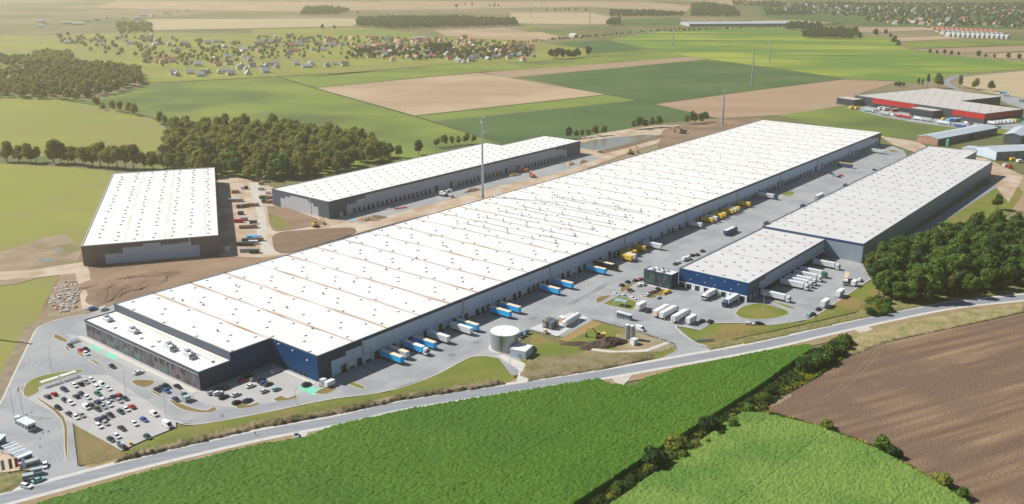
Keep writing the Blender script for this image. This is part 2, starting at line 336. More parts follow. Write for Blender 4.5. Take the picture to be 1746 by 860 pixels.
ribbon('verge_ground', [(-20,720),(2,684),(28,628),(50,582),(66,557),(100,543),(146,534),(205,518)], 5.5, 0, .045, mat('verge_dirt', (.20, .16, .10), (.28, .22, .15), scale=.2, detail=7))
ribbon('kerb', [(-20,722),(2,686),(28,631),(51,584),(66,559),(100,545),(146,536)], .5, .3, .09, KERB)
ribbon('kerb', [(300,719),(333,724),(440,706),(558,682),(660,667),(737,642),(800,610),(827,607),(850,611)], .3, .3, .09, KERB)
ribbon('kerb', [(1241,598),(1185,584),(1152,556),(1195,563)], .3, .3, .09, KERB); ribbon('kerb', [(1215,551),(1267,551),(1310,554),(1370,546),(1390,539),(1444,503),(1485,476)], .3, .3, .09, KERB)
EDGE = mat('crop_edge_shade', (.05, .075, .022), (.09, .10, .035), scale=.05); TRK = mat('dirt_lane', (.42, .35, .25), (.36, .30, .20), scale=.1)  # EDGE: dark green painted for the shaded side of standing crops
for q, w_, m_ in (([(470,129),(535,150),(706,198),(862,247)], 2.5, EDGE), ([(535,150),(815,124),(870,122),(1175,97)], 2.5, EDGE), ([(706,198),(1032,162)], 1.5, EDGE), ([(885,131),(1115,177),(1232,202)], 2.5, EDGE), ([(1115,177),(1285,155),(1437,134)], 2.5, EDGE), ([(875,43),(1008,63),(1040,67)], 4, EDGE), ([(1437,134),(1530,140)], 2, TRK), ([(800,108),(870,121)], 2.5, TRK),
   ([(80,168),(165,180),(265,203),(288,225)], 2, EDGE), ([(250,76),(290,86),(330,96),(365,106),(400,111)], 4, TRK), ([(345,86),(380,92),(420,103)], 3.5, TRK), ([(215,88),(235,96),(250,108)], 4, TRK), ([(470,132),(440,128),(380,134),(300,140)], 3, TRK), ([(560,70),(640,88),(760,96),(900,90)], 3, TRK),
   ([(1760,112),(1700,116),(1640,128),(1615,138),(1622,148),(1640,156)], 5, ASPH), ([(1630,128),(1680,140),(1760,146)], 4, ASPH)):
    ribbon('crop_shade_or_track' if m_ is not ASPH else 'road', q, w_, w_, -.10+.01*random.random(), m_)

# ------------------------------------------------------------------ main road
ROAD = [(-260,910),(-120,886),(0,853),(100,826),(256,785),(440,742),(583,715),(686,691),(870,662.5),(1023,639),(1177,612),(1306,588),(1459,553),(1613,522),(1746,507),(1900,487)]
ribbon('verge_ground', ROAD, 9, 11, .004, mat('verge_soil', (.33, .23, .15), (.24, .19, .08), scale=.15, detail=8))
ribbon('road_shoulder', ROAD, 5.6, 5.6, .060, KERB)
ribbon('main_road', ROAD, 3.5, 3.5, .075, ASPH)
for q in ([(1023,641),(1060,634),(1078,638),(1072,648),(1062,658),(1048,652),(1040,642)], [(492,735),(530,728),(522,744),(505,748)], [(1455,562),(1480,556),(1502,574),(1490,580)]): sheet('path', q, .04, mat('farm_track', (.52, .48, .43), (.46, .42, .37), scale=.2))
sheet('grass_ground', [(-60,812),(48,801),(60,808),(20,838),(-60,856)], .07, mat('scrub_grass', (.10, .11, .04), (.17, .14, .07), scale=.25, detail=8, bump=.8))
sheet('sand_ground', [(-60,778),(10,770),(40,795),(62,800),(55,806),(-60,826)], .064, SAND)
sheet('grass_ground', [(134,794),(125.5,722),(150,737),(207,770),(215,776),(170,790)], .034, mat('parched_triangle', (.25, .17, .08), (.17, .15, .05), scale=.1, detail=7, bump=.5))
for pts in ([(62,680),(66,679),(110,711),(116,760),(113,790),(109,760),(104,716)],): island(pts, BROWNLAWN, name='grass_strip', kerb=.25)
sheet('grass_ground', [(1180,603),(1310,577),(1459,542),(1613,510),(1800,490),(1800,505),(1746,499),(1613,515),(1459,547),(1306,581),(1210,601)], .024, GRASS)
BROWNF = fieldm('ploughed_field', (.150, .092, .062), (.30, .205, .115), math.atan2(*(lambda d: (d.y, d.x))(P(1746,640)-P(1500,706))), .16, (.045, 1, 1), c3=(.155, .10, .07), scale3=.02, bump=.9, bscale=.8, lo=.42, hi=.72, detail=9)
sheet('ploughed_field', [(1308,693),(1345,670),(1400,640),(1450,608),(1511,584),(1587,568),(1746,534),(2100,470),(2400,900),(1700,900),(1655,862),(1600,825),(1500,768),(1397,729),(1320,705)], .016, BROWNF)
sheet('straw_ground', [(1345,667),(1350,676),(1330,688),(1312,694),(1308,692)], .03, mat('straw', (.33, .25, .15), (.25, .18, .11), scale=.3))
for s_ in (-1, 1): ribbon('wheel_track', [(1506,584),(1486,612),(1455,644),(1415,676),(1380,690)], 1.1*s_+.22, -1.1*s_+.22, .03, mat('pressed_track', (.25, .175, .11), (.18, .12, .075), scale=.5))

# ------------------------------------------------------------------ crops as real height
def inpoly(X, Y, poly):
    c = np.zeros(X.shape, bool); n = len(poly)
    for i in range(n):
        x1, y1 = poly[i][:2]; x2, y2 = poly[(i+1) % n][:2]
        m_ = ((y1 > Y) != (y2 > Y)); xx = (x2-x1)*(Y-y1)/((y2-y1) or 1e-9)+x1
        c ^= m_ & (X < xx)
    return c
def npmesh(name, V, F, mats, midx=None):
    me = bpy.data.meshes.new(name); nv = len(V); nf = len(F); k = F.shape[1]
    me.vertices.add(nv); me.vertices.foreach_set('co', V.astype(np.float32).ravel())
    me.loops.add(nf*k); me.loops.foreach_set('vertex_index', F.astype(np.int32).ravel())
    me.polygons.add(nf); me.polygons.foreach_set('loop_start', np.arange(0, nf*k, k, dtype=np.int32)); me.polygons.foreach_set('loop_total', np.full(nf, k, np.int32))
    if not isinstance(mats, (list, tuple)): mats = [mats]
    for m in mats: me.materials.append(m)
    if midx is not None: me.polygons.foreach_set('material_index', midx.astype(np.int32))
    me.update(calc_edges=True); me.validate(); return me
# tyre marks on the paving
def tyre(pts, w_=.25, z=.058):
    for s in (-.95, .95): ribbon('tyre_marks', pts, s+w_, -s+w_, z+.002*(s > 0), TYRE)
TYRE = mat('tyre_marks', (.29, .29, .295), (.35, .35, .35), scale=.08, detail=8)
for q in ([(640,640),(760,610),(860,560),(960,525),(1060,470)], [(560,665),(700,640),(800,590),(905,545),(1000,505),(1100,440)], [(1130,600),(1080,560),(1010,520),(985,490),(1060,450),(1180,400)], [(1160,600),(1100,560),(1030,525)], [(1180,400),(1260,370),(1340,340),(1440,285)], [(1200,420),(1290,370),(1400,310),(1500,262)],
   [(110,800),(80,740),(40,690),(40,640),(80,585),(140,560)], [(120,790),(95,720),(60,700)], [(60,770),(80,720),(30,690),(60,620),(110,600),(220,660),(320,712),(420,700)], [(1400,520),(1430,490),(1440,470),(1400,480)], [(1220,530),(1180,520),(1130,505),(1090,520)], [(20,720),(60,745),(90,790)], [(300,705),(400,708),(520,684),(620,662),(720,635)]): tyre(q)

def crop_slab(name, pts, h, jit, m, dirpx, dx=.7, dy=.42, kind='stuff', label=None, lines=None):
    poly = [P(*q) for q in pts]; d = (P(*dirpx[1])-P(*dirpx[0])).normalized(); nn = Vector((-d.y, d.x, 0)); o = poly[0]
    loc = [((q-o).dot(d), (q-o).dot(nn)) for q in poly]
    xs = [q[0] for q in loc]; ys = [q[1] for q in loc]
    nx = int((max(xs)-min(xs))/dx)+2; ny = int((max(ys)-min(ys))/dy)+2
    gx = min(xs)+np.arange(nx)*dx; gy = min(ys)+np.arange(ny)*dy; X, Y = np.meshgrid(gx, gy, indexing='ij')
    X2 = X+rng.uniform(-.3, .3, X.shape)*dx; Y2 = Y+rng.uniform(-.25, .25, X.shape)*dy
    Z = h+rng.uniform(-1, 1, X.shape)*jit+np.where(np.arange(ny) % 2, .22, -.22)[None, :]*jit*1.6
    low = rng.uniform(-1, 1, (nx//14+3, ny//22+3)); ii = np.arange(nx)/14; jj = np.arange(ny)/22
    i0 = ii.astype(int); j0 = jj.astype(int); fi = (ii-i0)[:, None]; fj = (jj-j0)[None, :]
    Z += .10*jit*((low[np.ix_(i0, j0)]*(1-fi)+low[np.ix_(i0+1, j0)]*fi)*(1-fj)+(low[np.ix_(i0, j0+1)]*(1-fi)+low[np.ix_(i0+1, j0+1)]*fi)*fj)*1.5
    for l in (lines or []):
        j = int((l-min(ys))/dy)
        if 0 <= j < ny-2: Z[:, j:j+1] -= h*.17
    cx = X[:-1, :-1]+dx/2; cy = Y[:-1, :-1]+dy/2; keep = inpoly(cx, cy, loc)
    cnt = np.zeros(X.shape, int)
    for a_ in (0, 1):
        for b_ in (0, 1): cnt[a_:a_+nx-1, b_:b_+ny-1] += keep
    Z[(cnt > 0) & (cnt < 4)] = .03
    idx = -np.ones(X.shape, int); used = cnt > 0; idx[used] = np.arange(used.sum())
    V = np.stack([o.x+X2*d.x+Y2*nn.x, o.y+X2*d.y+Y2*nn.y, Z], -1)[used]
    I, J = np.nonzero(keep); F = np.stack([idx[I, J], idx[I+1, J], idx[I+1, J+1], idx[I, J+1]], -1)
    ob = link(name, npmesh(name, V, F, m)); ob['kind'] = kind; return ob
CORN = mat('corn_leaves', (.042, .115, .008), (.090, .178, .016), scale=1.7, detail=3, c3=(.055, .13, .012), scale3=.02, rough=.7, lo=.35, hi=.65)
CORN2 = mat('pale_corn_leaves', (.11, .19, .03), (.19, .27, .06), scale=1.7, detail=3, c3=(.09, .18, .03), scale3=.03, rough=.7, lo=.35, hi=.65)
crop_slab('corn_crop', [(-20,900),(75,862),(250,811),(440,765),(520,752),(570,732),(700,703),(870,675),(1022,651),(1040,660),(1080,664),(1100,650),(1160,632),(1306,603),(1380,592),(1388,600),(1370,612),(1340,632),(1302,661),(1197,728),(1087,797),(990,861),(930,905)], 2.1, .33, CORN, ((990,861),(1302,661)), lines=[-150, -118, -97, -61, -40, -12, 16, 37, 75, 98, 131, 160])
crop_slab('corn_crop', [(1040,866),(1126,806),(1192,760),(1240,724),(1268,708),(1306,711),(1395,732),(1498,772),(1600,829),(1651,862),(1690,905),(980,905)], 2.1, .30, CORN2, ((990,861),(1302,661)), lines=[-70, -31, 5, 44])

# ------------------------------------------------------------------ foliage
def leafy(m, f=.4):      # thin leaves pass some of the light that falls on their far side
    n = m.node_tree.nodes; L = m.node_tree.links; b = n['Principled BSDF']; t = n.new('ShaderNodeBsdfTranslucent'); x = n.new('ShaderNodeMixShader'); x.inputs[0].default_value = f
    src = b.inputs['Base Color'].links[0].from_socket; hs = n.new('ShaderNodeHueSaturation'); hs.inputs['Hue'].default_value = .485; hs.inputs['Value'].default_value = 1.5; L.new(src, hs.inputs['Color']); L.new(hs.outputs[0], t.inputs[0])
    L.new(b.outputs[0], x.inputs[1]); L.new(t.outputs[0], x.inputs[2]); L.new(x.outputs[0], n['Material Output'].inputs['Surface']); return m
def leafm(name, a, b_, rnd=.14): return leafy(mat(name, a, b_, scale=.5, rough=.75, detail=2, objrand=rnd, lo=.3, hi=.7))
LEAF = leafm('tree_leaves', (.070, .140, .020), (.135, .205, .040), .22); LEAF2 = leafm('olive_leaves', (.16, .185, .03), (.25, .26, .05), .25); LEAFD = leafm('dark_leaves', (.030, .070, .022), (.052, .100, .028))
BARK = mat('bark', (.12, .085, .06)); RUST = leafm('rusty_leaves', (.11, .12, .03), (.14, .13, .035))
def ico():
    t = (1+5**.5)/2
    v = np.array([(-1,t,0),(1,t,0),(-1,-t,0),(1,-t,0),(0,-1,t),(0,1,t),(0,-1,-t),(0,1,-t),(t,0,-1),(t,0,1),(-t,0,-1),(-t,0,1)], float); v /= np.linalg.norm(v[0])
    f = [(0,11,5),(0,5,1),(0,1,7),(0,7,10),(0,10,11),(1,5,9),(5,11,4),(11,10,2),(10,7,6),(7,1,8),(3,9,4),(3,4,2),(3,2,6),(3,6,8),(3,8,9),(4,9,5),(2,4,11),(6,2,10),(8,6,7),(9,8,1)]
    v = [tuple(x) for x in v]; cache = {}
    def mid(a, b):
        k = (min(a, b), max(a, b))
        if k not in cache:
            m = np.array(v[a])+np.array(v[b]); m /= np.linalg.norm(m); v.append(tuple(m)); cache[k] = len(v)-1
        return cache[k]
    nf = []
    for a, b, c in f:
        ab, bc, ca = mid(a, b), mid(b, c), mid(c, a); nf += [(a, ab, ca), (b, bc, ab), (c, ca, bc), (ab, bc, ca)]
    return np.array(v), np.array(nf)
IV, IF = ico()
def crown_arrays(r, hgt, z0, lumps, cards, card, seed, flat=.75):
    g = np.random.default_rng(seed); Vs = []; Fs = []; n = 0
    cen = [(0, 0, z0+hgt*.5, r*.62)]
    for i in range(lumps):
        a = g.uniform(0, 2*math.pi); q = g.uniform(.30, .68)*r; zz = z0+hgt*g.uniform(.22, .88); k = 1-abs((zz-z0)/hgt-.45)*.8
        cen.append((math.cos(a)*q*k, math.sin(a)*q*k, zz, r*g.uniform(.28, .46)))
    for (cx, cy, cz, cr) in cen:
        v = IV*(cr*g.uniform(.70, .95, (len(IV), 1))); v[:, 2] *= flat*hgt/(2*r)*1.15 if hgt > 2*r else .8
        Vs.append(v+[cx, cy, cz]); Fs.append(np.c_[IF, IF[:, 2]]+n); n += len(v)
    per = cards//len(cen)
    for (cx, cy, cz, cr) in cen:
        d = g.normal(size=(per, 3)); d /= np.linalg.norm(d, axis=1)[:, None]
        c = d*(cr*g.uniform(.80, 1.36, (per, 1))); c[:, 2] *= .85; c += [cx, cy, cz]
        a = g.normal(size=(per, 3)); a -= d*(a*d).sum(1)[:, None]*.5; a /= np.linalg.norm(a, axis=1)[:, None]
        b_ = np.cross(a, d+g.normal(size=(per, 3))*.5); b_ /= np.linalg.norm(b_, axis=1)[:, None]; s = card*g.uniform(.6, 1.3, (per, 1))
        q = np.stack([c-a*s-b_*s, c+a*s-b_*s*.6, c+a*s*.8+b_*s, c-a*s*.7+b_*s*.8], 1).reshape(-1, 3)
        Vs.append(q); Fs.append(np.arange(per*4).reshape(-1, 4)+n); n += per*4
    V = np.concatenate(Vs); F = np.concatenate(Fs); V[:, 2] = np.maximum(V[:, 2], .05)
    return V, F
def fixtri(name, V, F, m):  # quads with a repeated last index are triangles
    tri = F[:, 2] == F[:, 3]; me = bpy.data.meshes.new(name)
    T = F[tri][:, :3]; Q = F[~tri]; loops = np.concatenate([T.ravel(), Q.ravel()]); tot = np.r_[np.full(len(T), 3), np.full(len(Q), 4)]
    st = np.r_[0, np.cumsum(tot)[:-1]]
    me.vertices.add(len(V)); me.vertices.foreach_set('co', V.astype(np.float32).ravel()); me.loops.add(len(loops)); me.loops.foreach_set('vertex_index', loops.astype(np.int32))
    me.polygons.add(len(tot)); me.polygons.foreach_set('loop_start', st.astype(np.int32)); me.polygons.foreach_set('loop_total', tot.astype(np.int32))
    me.materials.append(m); me.update(calc_edges=True); return me
CROWNS = {}
def crown(kind, k):
    if (kind, k) in CROWNS: return CROWNS[kind, k]
    if kind == 'wood': V, F = crown_arrays(5.6, 12.5, 2.5, 12, 1300, .50, 100+k); ms = [LEAF, LEAF, LEAFD, LEAF, LEAF][k % 5]
    elif kind == 'olive': V, F = crown_arrays(5.4, 12, 2.2, 12, 900, .55, 200+k); ms = LEAF2
    elif kind == 'rust': V, F = crown_arrays(5.4, 12, 2.5, 12, 1300, .50, 300+k); ms = RUST
    elif kind == 'dark': V, F = crown_arrays(5.2, 12, 2.0, 9, 500, .6, 400+k); ms = LEAFD
    elif kind == 'poplar': V, F = crown_arrays(3.2, 17, 3, 14, 700, .5, 500+k); ms = LEAF
    elif kind == 'bush': V, F = crown_arrays(2.0, 2.6, .1, 7, 500, .25, 600+k); ms = [LEAF, LEAF2, LEAFD][k % 3]
    elif kind == 'far': V, F = crown_arrays(5.2, 11, .5, 7, 160, .8, 700+k); ms = LEAFD
    me = fixtri('crown', V, F, ms); CROWNS[kind, k] = me; return me
TRUNK = {}
def trunk(h=6):
    if h not in TRUNK:
        b = MB(); b.tube((0, 0, -.1), (.1, .05, h*.6), .38, .24, BARK, 8); b.tube((.1, .05, h*.6), (.9, .5, h*1.1), .2, .08, BARK, 6); b.tube((.1, .05, h*.55), (-.8, -.3, h*1.05), .18, .07, BARK, 6)
        TRUNK[h] = b.mesh('trunk', True)
    return TRUNK[h]
def tree(loc, kind, label, group, s=1.0, zs=1.0, name='broadleaf_tree', cat='tree', parts=True):
    k = random.randrange(5) if kind == 'wood' else random.randrange(3); rz = random.uniform(0, 6.28)
    if not parts:
        o = link(name, crown(kind, k), None, loc, rz, (s, s, s*zs)); return tag(o, label, cat, group)
    e = empty(name, loc, rz, label, cat, group); e.scale = (s, s, s*zs)
    link('trunk', trunk(), e); link('crown', crown(kind, k), e); return e
def scatter(poly, spacing, n=None, seed=1):
    r = random.Random(seed); xs = [q.x for q in poly]; ys = [q.y for q in poly]; out = []; A = np.array([(q.x, q.y) for q in poly]); cells = {}
    tries = 0
    while tries < 30000 and (n is None or len(out) < n):
        tries += 1; x = r.uniform(min(xs), max(xs)); y = r.uniform(min(ys), max(ys))
        if not inpoly(np.array([x]), np.array([y]), A)[0]: continue
        k = (int(x//spacing), int(y//spacing)); ok = True
        for i in (-1, 0, 1):
            for j in (-1, 0, 1):
                for q in cells.get((k[0]+i, k[1]+j), ()):
                    if (q[0]-x)**2+(q[1]-y)**2 < spacing**2: ok = False
        if ok: cells.setdefault(k, []).append((x, y)); out.append((x, y))
    return out
# wood on the right
wood = [P(*q) for q in [(1484,472),(1500,512),(1560,516),(1640,508),(1746,488),(1840,472),(1840,400),(1746,402),(1690,395),(1640,405),(1580,425),(1530,445)]]
wood_pts = scatter(wood, 6.4, 250, 3); wood_pts.sort(key=lambda q: q[1])
for i, (x, y) in enumerate(wood_pts[:125]):
    kd = 'rust' if i % 41 == 5 else 'wood'
    tree((x, y, 0), kd, 'rust tinged broadleaf tree in the dense wood beside the country road' if kd == 'rust' else 'leafy green tree in the dense wood beside the country road', 'trees of the wood right of the warehouses', random.uniform(.62, 1.25), random.uniform(.85, 1.15))
for q, s in (((1482,470), .8), ((1497,486), .75), ((1508,508), .85), ((1530,514), .8), ((1552,516), .85), ((1580,517), .7)):
    tree(P(*q), 'wood', 'leafy green tree in the dense wood beside the country road', 'trees of the wood right of the warehouses', s)
tree(P(1700,358), 'wood', 'lone round tree by the tilled plot above the wood', None, .8)
# wood behind the two warehouses under construction
w2 = [P(*q) for q in [(268,292),(300,291),(345,303),(400,301),(430,309),(520,307),(560,296),(590,294),(612,280),(640,279),(672,270),(640,262),(628,248),(600,247),(575,236),(530,234),(490,227),(440,228),(400,223),(350,230),(330,226),(295,229),(308,242),(286,252),(292,268)]]
pts = scatter(w2, 9.0, None, 5); pts.sort(key=lambda q: q[1])
for i, (x, y) in enumerate(pts[:78]):
    tree((x, y, 0), 'olive' if i % 3 else 'wood', 'sunlit tree in the wood behind the unfinished warehouses', 'trees of the wood behind the unfinished warehouses', random.uniform(.7, 1.5))
def wood_stuff(name, pts, s0, s1, kind='olive', label=None, poly=None, spacing=11, seed=9, cnt=None, base=None, fine=False):
    P_ = base if base is not None else scatter([P(*q) for q in poly], spacing, cnt, seed)
    Vs = []; Fs = []; n = 0; g = random.Random(seed)
    me0 = crown('far', g.randrange(3)); 
    arr = [crown_arrays(5.6, 12.5, 2.0, 12, 700, .6, 820+k) for k in range(4)] if fine else [crown_arrays(5.2, 11, .3, 6, 90, .9, 800+k) for k in range(3)]
    for (x, y) in P_:
        V, F = arr[g.randrange(len(arr))]; s = g.uniform(s0, s1); a = g.uniform(0, 6.28)
        Q = V.copy(); Q[:, 0] = (V[:, 0]*math.cos(a)-V[:, 1]*math.sin(a))*s+x; Q[:, 1] = (V[:, 0]*math.sin(a)+V[:, 1]*math.cos(a))*s+y; Q[:, 2] = V[:, 2]*s
        Vs.append(Q); Fs.append(F+n); n += len(V)
    if not Vs: return
    o = link(name, fixtri(name, np.concatenate(Vs), np.concatenate(Fs), {'olive': LEAF2, 'dark': LEAFD, 'wood': LEAF}[kind])); o['kind'] = 'stuff'
    return o
wood_stuff('wood_trees', None, .65, 1.5, 'olive', base=pts[78::1], fine=True)
wood_stuff('wood_trees', None, .75, 1.12, 'wood', base=wood_pts[125:], fine=True, seed=12)
WOODS = [([(-40,165),(30,168),(130,172),(200,158),(238,145),(236,125),(130,118),(20,128),(-40,140)], 1.3, 1.9, 'olive', 14),
 ([(40,118),(125,112),(122,96),(60,96)], 1.3, 1.8, 'olive', 16), ([(-40,118),(40,114),(40,104),(-40,104)], 1.2, 1.7, 'olive', 16),
 ([(608,46),(680,50),(760,49),(880,45),(875,38),(780,34),(690,34),(612,36)], 1.3, 1.9, 'dark', 16), ([(514,27),(575,27),(594,20),(560,15),(520,17)], 1.3, 1.9, 'dark', 20),
 ([(1040,30),(1120,30),(1165,29),(1162,26),(1100,22),(1042,22)], 1.3, 1.8, 'dark', 20), ([(1180,30),(1260,30),(1250,16),(1200,8),(1180,10)], 1.4, 1.9, 'dark', 22),
 ([(1036,44),(1056,44),(1056,36),(1040,38)], 1.2, 1.6, 'dark', 14), ([(1340,52),(1400,54),(1400,46),(1345,44)], 1.2, 1.7, 'dark', 16),
 ([(1370,66),(1440,67),(1465,63),(1460,56),(1380,56)], 1.3, 2.0, 'dark', 15),
 ([(1306,28),(1380,28),(1380,22),(1306,22)], .9, 1.4, 'dark', 22), ([(1250,10),(1330,14),(1330,6),(1250,4)], 1.0, 1.4, 'dark', 26),
 ([(205,60),(260,58),(255,44),(200,44)], 1.2, 1.6, 'olive', 22)]
for poly, a_, b_, kd, sp in WOODS: wood_stuff('far_wood', None, a_, b_, kd, poly=poly, spacing=sp, seed=len(poly)+int(poly[0][0]))
# tree lines and single trees (each a thing)
def trees_at(lst, kind, label, group, s0, s1, parts=False, zs=1.0, name='broadleaf_tree'):
    for q in lst: tree(P(*q), kind, label, group, random.uniform(s0, s1), zs, parts=parts, name=name)
g_ = 'trees of the hedgerow above the white roofed warehouse'
trees_at([(12,276),(33,277),(52,278),(62,277),(92,279),(104,279),(116,279),(128,281),(142,284),(158,284),(172,285),(186,287),(200,288),(214,288),(228,288),(246,289),(262,290)], 'olive', 'hazy tree of the hedgerow above the white roofed warehouse', g_, 1.05, 1.6, True)
trees_at([(666,268),(680,269),(655,268),(714,264)], 'wood', 'field tree behind the long unfinished warehouse', 'field trees behind the long unfinished warehouse', .7, 1.1, True)
trees_at([(745,252),(758,250),(770,248),(782,247),(795,246),(808,245)], 'olive', 'hedge tree peeking over the long unfinished warehouse', 'hedge trees peeking over the long unfinished warehouse', .6, .9)
trees_at([(970,237),(982,236),(992,235),(1003,234),(1014,232),(1030,231)], 'wood', 'tree on the bank above the muddy pond, left clump', 'trees on the bank above the muddy pond', .55, .85)
trees_at([(1080,221),(1090,220),(1100,219),(1112,218),(1124,217),(1170,212),(1182,211),(1195,210),(1202,208)], 'wood', 'tree on the bank beyond the pond near the steel pole', 'trees on the bank beyond the pond', .6, 1.0)
trees_at([(165,184),(176,188),(192,190),(205,192),(220,194),(230,197),(272,212),(282,214)], 'olive', 'field tree on the boundary of the two hazy meadows', 'field trees between the hazy meadows', .7, 1.1)
trees_at([(1465,68),(1450,68),(1493,63),(1510,60),(1518,66),(1524,75),(1531,80)], 'dark', 'dark tree on the far edge of the striped yellow green field', 'trees on the edge of the yellow green field', .9, 1.6)
trees_at([(1585,92),(1597,93),(1610,94),(1622,95),(1634,96),(1668,98),(1680,99),(1695,100),(1719,101),(1737,103)], 'dark', 'small dark tree in the hedge right of the yellow green field', 'hedge trees right of the yellow green field', .6, 1.0)
trees_at([(940,100),(950,101),(960,101),(970,100),(978,100),(985,98),(1003,96)], 'dark', 'dark tree in the clump at the right end of the village', 'clump of trees at the right end of the village', 1.2, 1.7)
wood_stuff('avenue_trees', None, .45, .85, 'dark', base=[tuple(P(890+i*6.2+random.uniform(-2, 2), 74-i*.52))[:2] for i in range(48)])
wood_stuff('avenue_trees', None, .45, .85, 'dark', base=[tuple(P(1140+i*5.7+random.uniform(-2, 2), 55-i*.22))[:2] for i in range(52)], seed=10)
trees_at([(932,20),(946,20),(955,20),(964,19),(970,19),(982,19),(999,20)], 'far', 'tiny lone tree in the stubble at the horizon', 'lone trees in the far stubble', .9, 1.3)
trees_at([(805,10),(835,12),(843,12),(850,12),(793,10),(778,14),(535,24),(610,24),(550,50),(570,50)], 'far', 'tiny far tree among the pale fields at the top', 'far trees among the pale fields', 1.0, 1.8)
trees_at([(1565,148),(1572,149),(1581,147)], 'poplar', 'slim poplar behind the red and grey warehouse', 'slim poplars behind the red and grey warehouse', .7, .95, True, 1, 'poplar_tree')
trees_at([(1600,150)], 'wood', 'tall full tree behind the middle of the red and grey warehouse', None, 1.35, 1.4, True, 1.1)
trees_at([(1636,150)], 'poplar', 'dark narrow tree standing by the bend of the road behind the red warehouse', None, 1.2, 1.25, True, .9, 'poplar_tree')
trees_at([(1662,153)], 'olive', 'wide pale crowned tree behind the red warehouse', None, 1.2, 1.25, True)
trees_at([(1689,156)], 'wood', 'compact dark tree at the right behind the red warehouse', None, 1.05, 1.1, True)
trees_at([(1527,148),(1533,149),(1540,149)], 'dark', 'dark shrub at the corner of the tilled field behind the red warehouse', 'shrubs at the tilled field corner', .5, .7, name='shrub', )

# ------------------------------------------------------------------ ditch shrubs and scrub strips
def tufts(name, poly, n, h, m, seed=1, w_=.35, label=None):
    q = scatter_np([P(*p) for p in poly], n, seed); g = np.random.default_rng(seed); k = len(q)
    a = g.uniform(0, 6.28, k); hh = h*g.uniform(.4, 1.2, k); ww = w_*g.uniform(.5, 1.3, k); lean = g.normal(size=(k, 2))*.35*h
    base = np.c_[q, np.zeros(k)]; dx = np.c_[np.cos(a)*ww, np.sin(a)*ww, np.zeros(k)]; up = np.c_[lean, hh]
    V = np.stack([base-dx, base+dx, base+up+dx*.5, base+up-dx*.5], 1).reshape(-1, 3); F = np.arange(k*4).reshape(-1, 4)
    o = link(name, npmesh(name, V, F, m)); o['kind'] = 'stuff'; return o
def scatter_np(poly, n, seed):
    g = np.random.default_rng(seed); A = [(q.x, q.y) for q in poly]; xs = [q[0] for q in A]; ys = [q[1] for q in A]; out = []
    tot = 0
    while tot < n:
        x = g.uniform(min(xs), max(xs), n*3); y = g.uniform(min(ys), max(ys), n*3); k = inpoly(x, y, A); out.append(np.c_[x[k], y[k]]); tot += k.sum()
        if len(out) > 60: break
    return np.concatenate(out)[:n]
SCRUB = mat('scrub_stalks', (.17, .125, .065), (.075, .075, .03), scale=.5, detail=4, c3=(.26, .20, .12), scale3=.10)
WEED = mat('ditch_weeds', (.10, .135, .03), (.06, .09, .02), scale=.3, detail=4, c3=(.30, .30, .03), scale3=.08, mid3=(.56, .68))
sheet('ditch_ground', [(960,905),(990,861),(1087,797),(1197,728),(1302,661),(1340,632),(1388,596),(1450,600),(1400,640),(1345,670),(1310,692),(1306,711),(1268,708),(1240,724),(1192,760),(1126,806),(1040,866),(1000,905)], .012, mat('ditch_soil', (.09, .09, .035), (.15, .13, .05), scale=.2, detail=8))
sheet('grass_ground', [(1300,700),(1397,726),(1500,765),(1600,822),(1655,858),(1700,900),(1680,905),(1640,862),(1595,832),(1495,775),(1393,735),(1300,712)], .035, mat('flowering_margin', (.14, .15, .03), (.40, .34, .02), scale=.25, lo=.52, hi=.62, detail=3))
tufts('ditch_weeds', [(985,870),(1087,800),(1197,732),(1302,665),(1345,636),(1400,600),(1450,600),(1395,642),(1345,670),(1308,694),(1300,712),(1266,706),(1192,758),(1124,804),(1040,866)], 16000, 1.0, WEED, 4)
tufts('margin_weeds', [(1300,700),(1397,726),(1500,765),(1600,822),(1655,858),(1640,862),(1595,832),(1495,775),(1393,735),(1300,712)], 5000, .8, mat('margin_weeds', (.10, .14, .03), (.42, .36, .02), scale=.22, lo=.50, hi=.60, detail=2), 8)
crop_slab('tall_dry_grass', [(215,776),(300,756),(440,722),(583,697),(686,675),(850,650),(866,655),(840,660),(686,683),(583,706),(440,732),(256,776),(190,792)], 1.0, .7, SCRUB, ((300,756),(583,700)), dx=.9, dy=.7)
crop_slab('tall_dry_grass', [(900,646),(1020,628),(1110,606),(1120,612),(1020,632),(900,651)], .6, .4, SCRUB, ((300,756),(583,700)), dx=.9, dy=.7)
crop_slab('tall_dry_grass', [(900,612),(1000,602),(1110,600),(1115,608),(1020,630),(900,646),(885,640)], .25, .15, mat('worn_scrub', (.26, .20, .12), (.15, .14, .05), scale=.15, detail=8), ((300,756),(583,700)), dx=.9, dy=.7)
crop_slab('tall_dry_grass', [(1200,588),(1330,564),(1460,534),(1484,512),(1746,492),(1746,499),(1613,515),(1459,546),(1306,580),(1210,598)], .45, .22, mat('green_scrub', (.14, .15, .045), (.25, .20, .09), scale=.3), ((300,756),(583,700)), dx=.9, dy=.8)
crop_slab('tall_dry_grass', [(1470,566),(1520,556),(1613,537),(1746,518),(1746,533),(1587,567),(1511,583),(1450,607),(1395,600),(1420,588)], .45, .22, mat('straw_scrub', (.36, .28, .15), (.20, .19, .07), scale=.15, detail=6), ((300,756),(583,700)), dx=.9, dy=.8)
crop_slab('tall_dry_grass', [(-30,812),(45,803),(45,815),(10,838),(-30,852)], .45, .22, mat('green_scrub', (.09, .10, .035)), ((300,756),(583,700)), dx=.9, dy=.8)
n_b = 0
